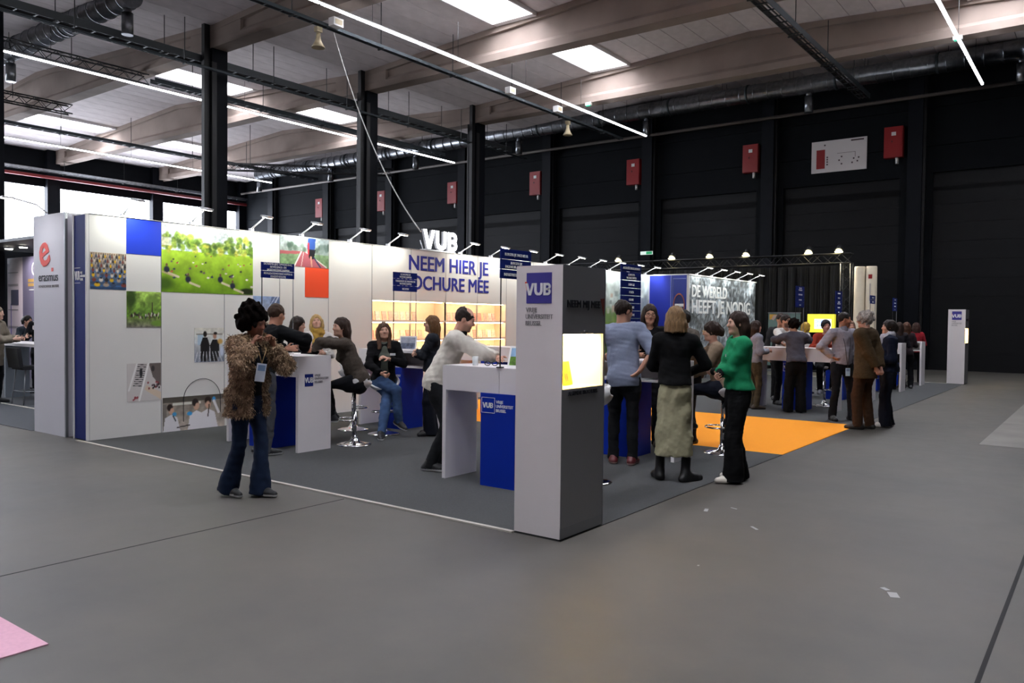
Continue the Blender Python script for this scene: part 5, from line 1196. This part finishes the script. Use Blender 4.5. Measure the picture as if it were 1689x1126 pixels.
def badge(J, z, w=.085, h=.12, name='name_badge', col='#dfe6f2', lan='#1a1a1e', fwd=.15, x=0., tilt=0):
    """card on a lanyard hanging in front of the chest"""
    c = J['P']+J['u']*z*J['s']+J['tf']*fwd*J['s']+J['tr']*x; r, t, u = J['tr'], J['tf'], J['u']
    if tilt: r, u = rot(r, t, tilt), rot(u, t, tilt)
    bd = MB().prism([tuple(c+r*a*w/2+u*b*h/2) for a, b in ((-1,-1),(1,-1),(1,1),(-1,1))], tuple(t*.004)).build(name, mat('badge_'+col[1:], col, .4), J['root'])
    MB().prism([tuple(c+t*.0045+r*a*w*.38+u*(b*h*.16+h*.25)) for a, b in ((-1,-1),(1,-1),(1,1),(-1,1))], tuple(t*.001)).build('badge_print', mat('badge_print','#7f9ac0',.5), bd)
    if lan:
        mb = MB()
        for sg in (-1,1):
            a = c+u*h/2; b = J['N']+J['tr']*sg*.075*J['s']+J['tf']*.075*J['s']-J['u']*.03; m_ = a*.35+b*.65+J['tf']*.035; mb.tube([tuple(a), tuple(m_), tuple(b), tuple(J['N']+J['tr']*sg*.06*J['s']-J['tf']*.05)], .004, 5)
        mb.build('lanyard', mat('lanyard_'+lan[1:], lan, .7), J['root'])
def tagplate(J, x, z, fwd=.135, w=.07, h=.03, col='#e8e8ea', nm='name_tag'):
    c = J['P']+J['u']*z*J['s']+J['tf']*fwd*J['s']+J['tr']*x
    MB().prism([tuple(c+J['tr']*a*w/2+J['u']*b*h/2) for a, b in ((-1,-1),(1,-1),(1,1),(-1,1))], tuple(J['tf']*.004)).build(nm, mat('tag_'+col[1:], col, .4), J['root'])
def fur(J):
    o = J['top']; me = o.data; n = len(me.vertices); co = np.empty(n*3); me.vertices.foreach_get('co', co); co = co.reshape(-1,3); no = np.empty(n*3); me.vertex_normals.foreach_get('vector', no); no = no.reshape(-1,3)
    r = np.random.RandomState(2); k = 16000; i = r.randint(0, n, k); p = co[i]+r.normal(size=(k,3))*.004; d = no[i]*.6+np.array([0,0,-1])*.75+r.normal(size=(k,3))*.35; d /= np.linalg.norm(d,axis=1)[:,None]
    L = r.uniform(.012,.032,k)[:,None]; sd = np.cross(d, r.normal(size=(k,3))); sd /= np.linalg.norm(sd,axis=1)[:,None]; w = .0026
    V = np.stack([p-sd*w, p+sd*w, p+d*L*.6+sd*w*.6+no[i]*.004, p+d*L], 1).reshape(-1,3); Q = np.arange(4*k).reshape(-1,4)
    base = np.array([lin(c) for c in ('#8a6f56','#a98e70','#5d4836','#c4a886')]); c = np.repeat(base[r.randint(0,4,k)],4,0)
    f = link('fur', np_mesh('fur', V, Q, mat('fur_hair','#7a6248',.8,attr='Col'), c), J['root']); f['kind'] = 'stuff'
    badge(J, .24, .11, .15, fwd=.16, x=.03, tilt=-8, lan='#caa777')
JEANS = dict(noise=.25, nscale=14)
person('woman in a brown fur coat and flared jeans walking with a badge', (-5.74,4.0), 116, 1.56, 'f', .0072, lean=4, head=(-6,-16,4),
    hands=((-.10,.17,1.27),(.13,.17,1.28)), poles=((-.75,-.3,-1),(.8,.0,-.8)), curl=(.9,.9), feet=((-.06,.07,0),(.07,-.16,.02)), skin='#8a5a44', feetdir=((-.05,1,0),(.1,1,-.15)),
    top=dict(e=.042, hem=-.17, sleeve=.93, wide=.02, name='fur_coat', col='#8a705a', fold=.012, open=.08, neck=.03, under=dict(col='#101014', name='black_top', hem=.02), noise=.5, nscale=18),
    bottom=dict(col='#16233a', th=.08, kn=.062, an=.102, end=.015, name='flared_jeans', **JEANS), shoes=dict(col='#17171a', sole='#c8c8c8'), hair=dict(style='afro', col='#120d0b', vol=.018), extra=fur)
person('man in a black hoodie leaning over the counter seen from behind', (-7.36,5.3), 40, 1.66, 'm', .0085, lean=16, head=(-10,-8,0), hands=((-.18,.42,1.135),(.22,.38,1.135)), poles=((-1,-.1,.3),(1,-.1,.3)), curl=(.1,.1), handdir=((.3,1,.05),(-.3,1,.05)),
    skin='#c08a70', top=dict(e=.022, hem=-.07, name='hoodie', col='#0f1013', collar='#131417'), bottom=dict(col='#4a4c52', **JEANS), shoes=dict(col='#141416', sole='#d0d0d0'), hair=dict(style='short', col='#4a3628', vol=.006))
person('woman with long dark hair standing behind the counter beside the man in black', (-8.25,6.42), 95, 1.5, 'f', .01, lean=3, head=(0,-5,0), hands=((-.1,.28,1.10),(.1,.28,1.10)),
    top=dict(col='#17171b'), bottom=dict(col='#1c1d22'), hair=dict(style='long', col='#2e1e16', len=.26, vol=.016))
person('blonde woman with a mustard scarf facing us behind the counter', (-8.58,7.05), 168, 1.53, 'f', .0085, head=(0,14,4), hands=((-.1,.2,1.02),(.1,.2,1.02)), skin='#d9a890',
    top=dict(col='#d9d4cf', name='blouse'), bottom=dict(col='#2a2c33'), hair=dict(style='long', col='#c8a468', len=.16, vol=.014, brow='#8a6a44'),
    extra=lambda J: field_obj('scarf', Field(J['N']-.2, J['N']+.2, .008).cone(J['N']-J['u']*.03-J['tr']*.02, J['N']+J['u']*.015, .098, .085, .02).cone(J['N']+J['tf']*.07-J['tr']*.03, J['N']+J['tf']*.10-J['u']*.16+J['tr']*.02, .045, .05, .03).ripple(.006, 55, 3, (.5,.5,1.5)).cone(J['N']-J['u']*.1, J['N']+J['u']*.2, .056, .056, .01, sub=True), cloth('#b08a3e', noise=.25, nscale=25), J['root']))
person('woman in a grey-brown sweater leaning over the counter from a bar stool', (-7.10,6.40), 266, 1.64, 'f', .0075, lean=20, pel=(0,-.03,.76), head=(-32,4,0), hands=((-.10,.46,1.135),(.12,.50,1.135)), poles=((-1,0,.35),(1,0,.35)), curl=(.1,.1), handdir=((.1,1,.05),(-.1,1,.05)),
    feet=((-.12,.26,.28),(.12,.28,.28)), skin='#d3a48c', top=dict(col='#4c443d', e=.02, hem=-.04, noise=.25, nscale=70), bottom=dict(col='#121318'), shoes=dict(col='#1c1c20', sole='#c8c8c8'), hair=dict(style='long', col='#3a2920', len=.13, vol=.012, sides=0))
person('smiling woman with long brown hair seated on a stool in blue jeans', (-7.5,7.25), 166, 1.6, 'f', .0075, pel=(0,-.02,.69), head=(0,4,2), hands=((-.04,.17,.98),(.05,.25,.80)), poles=((-1,-.3,-.5),(1,-.3,-.5)), curl=(.5,.7),
    feet=((.07,.46,.0),(-.17,.25,.13)), kneepole=((.3,1,.4),(-.6,1,.4)), feetdir=((.1,1,-.05),(-.5,.8,-.3)), skin='#dba991',
    top=dict(col='#111114', name='cardigan', e=.02, hem=-.04, open=.075, under=dict(col='#5d6259', name='grey_top', hem=-.03)), bottom=dict(col='#41597f', name='jeans', th=.088, kn=.07, **JEANS), shoes=dict(col='#15151a', sole='#d8d8d8', shaft=.14), hair=dict(style='long', col='#5a3d2a', len=.2, vol=.012, fwd=1.0), extra=lambda J: tagplate(J, -.10, .37, .15))
person('woman with long light-brown hair and dark clothes standing with folded arms', (-6.98,7.6), 262, 1.53, 'f', .008, head=(-4,0,0), hands=((.10,.2,1.06),(-.10,.22,1.04)), poles=((-1,-.2,-.8),(1,-.2,-.8)), skin='#d3a38c',
    top=dict(col='#24272e', e=.022, hem=.0), bottom=dict(col='#12151f', kn=.085, an=.095, end=.02, name='wide_trousers'), shoes=dict(col='#111216', sole='#17171a'), hair=dict(style='long', col='#7a5636', len=.22, vol=.014), glasses='#2a2422')
person('man in a white sweater leaning on the counter in profile', (-5.27,5.97), 92, 1.7, 'm', .0072, lean=23, pel=(0,-.10,.87), head=(4,-16,0), hands=((.02,.50,1.115),(-.06,.46,1.115)), poles=((-1,.5,-.4),(1,.5,-.4)), curl=(.3,.3), handdir=((1,.15,0),(-1,.2,0)),
    feet=((-.12,-.12,0),(.12,-.16,0)), skin='#cf9c86', top=dict(col='#d8d2c6', e=.02, hem=-.10, fold=.007, collar='#131316', noise=.06), bottom=dict(col='#1d1e21', **JEANS), shoes=dict(col='#18181b', sole='#cfcfcf'), hair=dict(style='balding', col='#2c201b', vol=.006), beard=('#6a5448',.45))
person('man in a blue-grey shirt with hand on hip and dark red shoes', (-4.06,7.36), 14, 1.72, 'm', .0072, lean=5, side=-4, head=(42,-8,0), hands=((-.26,.34,1.10),(.17,-.10,.98)), poles=((-1,-.2,-.3),(1,-.25,.0)), curl=(.3,.5), handdir=(None,(-.6,-.1,-.55)),
    skin='#c08e76', top=dict(col='#848ca2', e=.022, hem=-.11, sleeve=.62, name='shirt', collar='#848ca2', fold=.005, noise=.05), bottom=dict(col='#17181b', th=.085, kn=.062, an=.055, end=.05), shoes=dict(col='#5c1a20', sole='#c9a9a0', shaft=.075), hair=dict(style='balding', col='#2a1d17', vol=.007))
person('person with glasses and long dark hair in a black t-shirt behind the open counter', (-4.42,8.62), 190, 1.7, 'f', .0085, lean=8, head=(-8,-6,0), hands=((-.22,.26,1.11),(.16,.28,1.11)), poles=((-1,-.3,-.5),(1,-.3,-.5)), skin='#c9967c',
    top=dict(col='#101013', name='t_shirt', sleeve=.36), bottom=dict(col='#15151a'), hair=dict(style='long', col='#35241c', len=.2, vol=.01), glasses='#3a2a22')
person('woman in a black sweater and long beige skirt seen from behind', (-3.28,6.93), 8, 1.63, 'f', .0072, head=(-6,-4,0), hands=((-.02,.22,1.02),(.14,.2,1.0)), poles=((-1,-.4,-.6),(1,-.4,-.6)), feet=((-.13,.02,0),(.12,-.06,0)), feetdir=((-.25,1,0),(.75,.66,0)),
    top=dict(col='#0d0d0f', e=.018, hem=.03, fold=.004), bottom=dict(kind='skirt', col='#a29d80', hem=.235, w=.195, rise=.12, fold=.007, noise=.08), shoes=dict(col='#0e0e10', sole='#101012', shaft=.24, big=1.08), hair=dict(style='bob', col='#8a6c4a', len=.075, vol=.016))
person('person in a grey-brown hoodie resting a hand on the chin behind the skirt woman', (-4.15,9.2), 250, 1.64, 'm', .0085, lean=10, head=(0,-8,0), hands=((-.12,.26,1.10),(.06,.2,1.30)), poles=((-1,-.2,-.5),(1,.2,-.6)), curl=(.4,1), skin='#b98770',
    top=dict(col='#5d564f', e=.028, hem=-.1, name='hoodie', collar='#625a52'), bottom=dict(col='#17181c'), hair=dict(style='short', col='#1c1512', vol=.014))
person('seated woman in a beige cardigan with pale glasses resting her chin on her hand', (-3.54,8.68), 276, 1.6, 'f', .0075, lean=12, pel=(0,-.02,.76), head=(4,-4,0), hands=((-.02,.36,.86),(.06,.27,1.20)), poles=((-1,-.3,-.5),(1,.3,-1)), curl=(.4,1.1), handdir=(None,(-.2,-.1,1)),
    feet=((-.04,.40,.30),(.0,.34,.26)), kneepole=((-.1,1,.6),(.2,1,.5)), feetdir=((-.1,.9,-.35),(.1,.95,-.2)), skin='#d3a08a', top=dict(col='#8e7a66', e=.02, hem=-.03, name='cardigan', open=.05, under=dict(col='#242b40', name='navy_top')), bottom=dict(col='#191c28'), shoes=dict(col='#15120f', sole='#5a4028', shaft=.17), hair=dict(style='tied', col='#35241c', len=.03, vol=.014), glasses='#d9b98a')
person('woman in a green sweater and wide black trousers with folded arms', (-2.8,7.28), 268, 1.59, 'f', .0068, head=(-4,-2,0), hands=((.11,.20,1.02),(-.11,.22,1.00)), poles=((-1,-.2,-.8),(1,-.2,-.8)), curl=(.6,.6), feet=((-.10,.06,0),(.10,-.06,0)), feetdir=((-.1,1,0),(.25,1,0)), skin='#d6a790',
    top=dict(col='#1f8a5c', e=.03, hem=.015, sleeve=.80, noise=.12, nscale=60, fold=.007), bottom=dict(col='#0c0c0e', th=.09, kn=.088, an=.105, end=.012, name='wide_trousers'), shoes=dict(col='#d6cfc4', sole='#b8b0a4'), hair=dict(style='long', col='#33231b', len=.26, vol=.012, sides=0),
    extra=lambda J: (tagplate(J, -.06, .36, .15, .02, .03, nm='pin'), field_obj('undersleeve', Field(np.minimum(np.min(J['elb'],0),np.min(J['wri'],0))-.08, np.maximum(np.max(J['elb'],0),np.max(J['wri'],0))+.08, .009).cone(J['elb'][0], J['wri'][0], .046, .036, .01).cone(J['elb'][1], J['wri'][1], .046, .036, .01), cloth('#0d0d10'), J['root'])))
person('woman in a pale sweater and patterned brown trousers by the far counter', (-4.92,13.55), 80, 1.52, 'f', .011, head=(0,0,0), hands=((-.08,.2,1.0),(.1,.2,1.0)), skin='#c58f78', top=dict(col='#8d8f9c', e=.025, hem=-.02), bottom=dict(col='#4f4432', noise=.6, nscale=12), shoes=dict(col='#3a2c22'), hair=dict(style='long', col='#35221a', len=.14, vol=.012))
person('bearded man with glasses in a white shirt behind the far counter', (-4.8,14.6), 156, 1.64, 'm', .011, lean=7, hands=((-.2,.30,1.14),(.06,.32,1.14)), poles=((-1,0,.2),(1,0,.2)), skin='#c8957c', top=dict(col='#d0ccc8', name='shirt'), bottom=dict(col='#15161a'), hair=dict(style='short', col='#2a1d18', vol=.012), glasses='#2a2422', beard=('#2e221c',.8))
person('person with round glasses standing behind the bearded man', (-5.12,15.45), 185, 1.66, 'm', .013, skin='#c8957c', top=dict(col='#3a3c40'), bottom=dict(col='#15161a'), hair=dict(style='short', col='#3a261c', vol=.014), glasses='#8a6a4a')
person('person in a grey sweater leaning on the far counter seen from behind', (-4.2,13.45), 4, 1.57, 'f', .011, lean=14, pel=(0,-.06,.84), head=(-20,-10,0), hands=((-.13,.40,1.135),(.13,.40,1.135)), poles=((-.8,-.1,.1),(.8,-.1,.1)), top=dict(col='#4d4c56', e=.025, hem=-.02, sleeve=.9), bottom=dict(col='#0e0e10', kn=.09, an=.10, end=.015), hair=dict(style='curly', col='#17110e', vol=.02))
person('blonde person in a black jacket before the yellow screen', (-5.2,17.3), 80, 1.5, 'f', .013, top=dict(col='#15151a', name='jacket'), bottom=dict(col='#15151a'), hair=dict(style='long', col='#c29a3e', len=.08, vol=.016, brow='#8a6a34'))
person('dark-haired woman seated behind the far counter next to the lanyard man', (-4.12,14.88), 196, 1.6, 'f', .011, pel=(0,0,.80), head=(-10,0,0), hands=((-.15,.3,1.1),(.15,.3,1.1)), feet=((-.1,.3,.3),(.1,.34,.24)), skin='#c48c78', top=dict(col='#a8402e'), bottom=dict(col='#101014'), shoes=dict(col='#6a6a70', sole='#d0d0d0'), hair=dict(style='tied', col='#15100e', len=.02, vol=.016))
person('man in a pale grey shirt wearing a lanyard and holding a hand on his hip', (-3.32,12.9), 168, 1.66, 'm', .0088, head=(-62,-4,0), side=0, hands=(None,(.17,.03,.97)), poles=(None,(1,-.35,.1)), curl=(.4,.6), handdir=(None,(-.7,.2,-.5)), feet=((-.16,.04,0),(.15,.0,0)), skin='#a9745a',
    top=dict(col='#9a96a0', e=.02, hem=-.03, name='shirt', collar='#9a96a0'), bottom=dict(col='#16171c', **JEANS), shoes=dict(col='#121214', sole='#121214'), hair=dict(style='short', col='#241a16', vol=.003, hairline=.062), beard=('#3a2c26',.35), extra=lambda J: badge(J, -.14, .075, .12, col='#b9dcf2', fwd=.16, x=.0))
person('woman with pale hair seen between the lanyard man and the grey-haired man', (-4.32,17.4), 185, 1.54, 'f', .013, skin='#c9957e', top=dict(col='#3a3038'), bottom=dict(col='#15161a'), hair=dict(style='long', col='#8a6a58', len=.1, vol=.014))
person('grey-haired man in a brown jacket with hands clasped behind his back', (-2.78,12.03), 322, 1.66, 'm', .0088, head=(-12,-4,0), hands=((-.03,-.2,.83),(.05,-.22,.80)), poles=((-1,-.5,.1),(1,-.5,.1)), curl=(.8,.8), feet=((-.10,.03,0),(.11,-.03,0)), skin='#c08f7c',
    top=dict(col='#4a3a26', e=.035, hem=-.17, wide=.02, name='jacket', noise=.2, nscale=60, collar='#4a3a26'), bottom=dict(col='#3a2618', kn=.075, an=.07, name='corduroy_trousers'), shoes=dict(col='#17120f', sole='#0f0d0c'), hair=dict(style='curly', col='#9c948e', vol=.02))
person('woman in a navy jacket with a white scarf facing the men', (-2.58,12.54), 280, 1.54, 'f', .0088, head=(0,4,0), hands=((-.1,.2,.95),(.1,.2,.96)), skin='#cd9c86', feet=((-.08,.05,0),(.09,-.04,0)),
    top=dict(col='#141a2c', e=.028, hem=-.03, name='jacket'), bottom=dict(col='#11141f', kn=.085, an=.10, end=.015, name='wide_trousers'), shoes=dict(col='#d0cac0', sole='#c8c0b4'), hair=dict(style='tied', col='#241914', len=.02, vol=.018),
    extra=lambda J: field_obj('scarf', Field(J['N']-.22, J['N']+.2, .01).cone(J['N']-J['u']*.03, J['N']+J['u']*.03, .088, .078, .02).cone(J['N']+J['tf']*.09, J['N']+J['tf']*.12-J['u']*.15, .04, .045, .03).ripple(.006, 60, 4).cone(J['N']-J['u']*.1, J['N']+J['u']*.2, .054, .054, .01, sub=True), cloth('#cfccd6', noise=.3, nscale=30), J['root']))
for (x,y,hc,tc,lab,len_) in ((-3.86,19.82,'#2c1c16','#1c1a20','dark-haired woman seen from behind at the farthest counters with a strap',.16),(-3.80,20.32,'#4a2c1c','#2a2024','woman with wavy brown hair seen from behind at the farthest counter',.24),(-3.95,22.3,'#3a1f18','#8a1c26','person in a red top at the farthest counter',.1)):
    person(lab, (x,y), 8, 1.52, 'f', .013, lean=4, hands=((-.12,.22,1.0),(.12,.22,1.0)), top=dict(col=tc), bottom=dict(col='#111216', an=.07), hair=dict(style='long', col=hc, len=len_, vol=.02))
person('person in a long grey-beige coat at the neighbouring bar table', (-15.02,5.5), 80, 1.62, 'f', .011, lean=6, hands=((-.15,.36,1.08),(.1,.36,1.08)), skin='#d0a590', top=dict(col='#7c7466', e=.04, hem=-.1, tail=-.55, name='coat', noise=.15, nscale=50), bottom=dict(col='#141418'), hair=dict(style='short', col='#8a7a6a', vol=.012))
person('woman with red-brown curly hair and a white collar behind the neighbouring table', (-16.4,6.82), 168, 1.62, 'f', .011, hands=((-.15,.28,1.08),(.15,.28,1.08)), skin='#d5a78f', top=dict(col='#131317', name='jacket', open=.045, under=dict(col='#d8d4d0', name='blouse')), bottom=dict(col='#15161a'), hair=dict(style='curly', col='#5a2a18', vol=.024), glasses='#5a3a30')
person('person in a dark brown jacket with hair in a bun at the neighbouring table', (-15.75,6.88), 320, 1.55, 'f', .011, lean=8, top=dict(col='#2c2426', e=.045, hem=-.1, name='puffer_jacket'), bottom=dict(col='#15161a'), hair=dict(style='tied', col='#17110f', len=.0, vol=.014))
person('dark-haired person bending over papers at the neighbouring table', (-17.3,6.8), 100, 1.5, 'f', .012, lean=20, hands=((-.15,.34,1.08),(.15,.34,1.08)), top=dict(col='#2a3038'), bottom=dict(col='#15161a'), hair=dict(style='tied', col='#1c1512', len=.05, vol=.012))
flush_text()
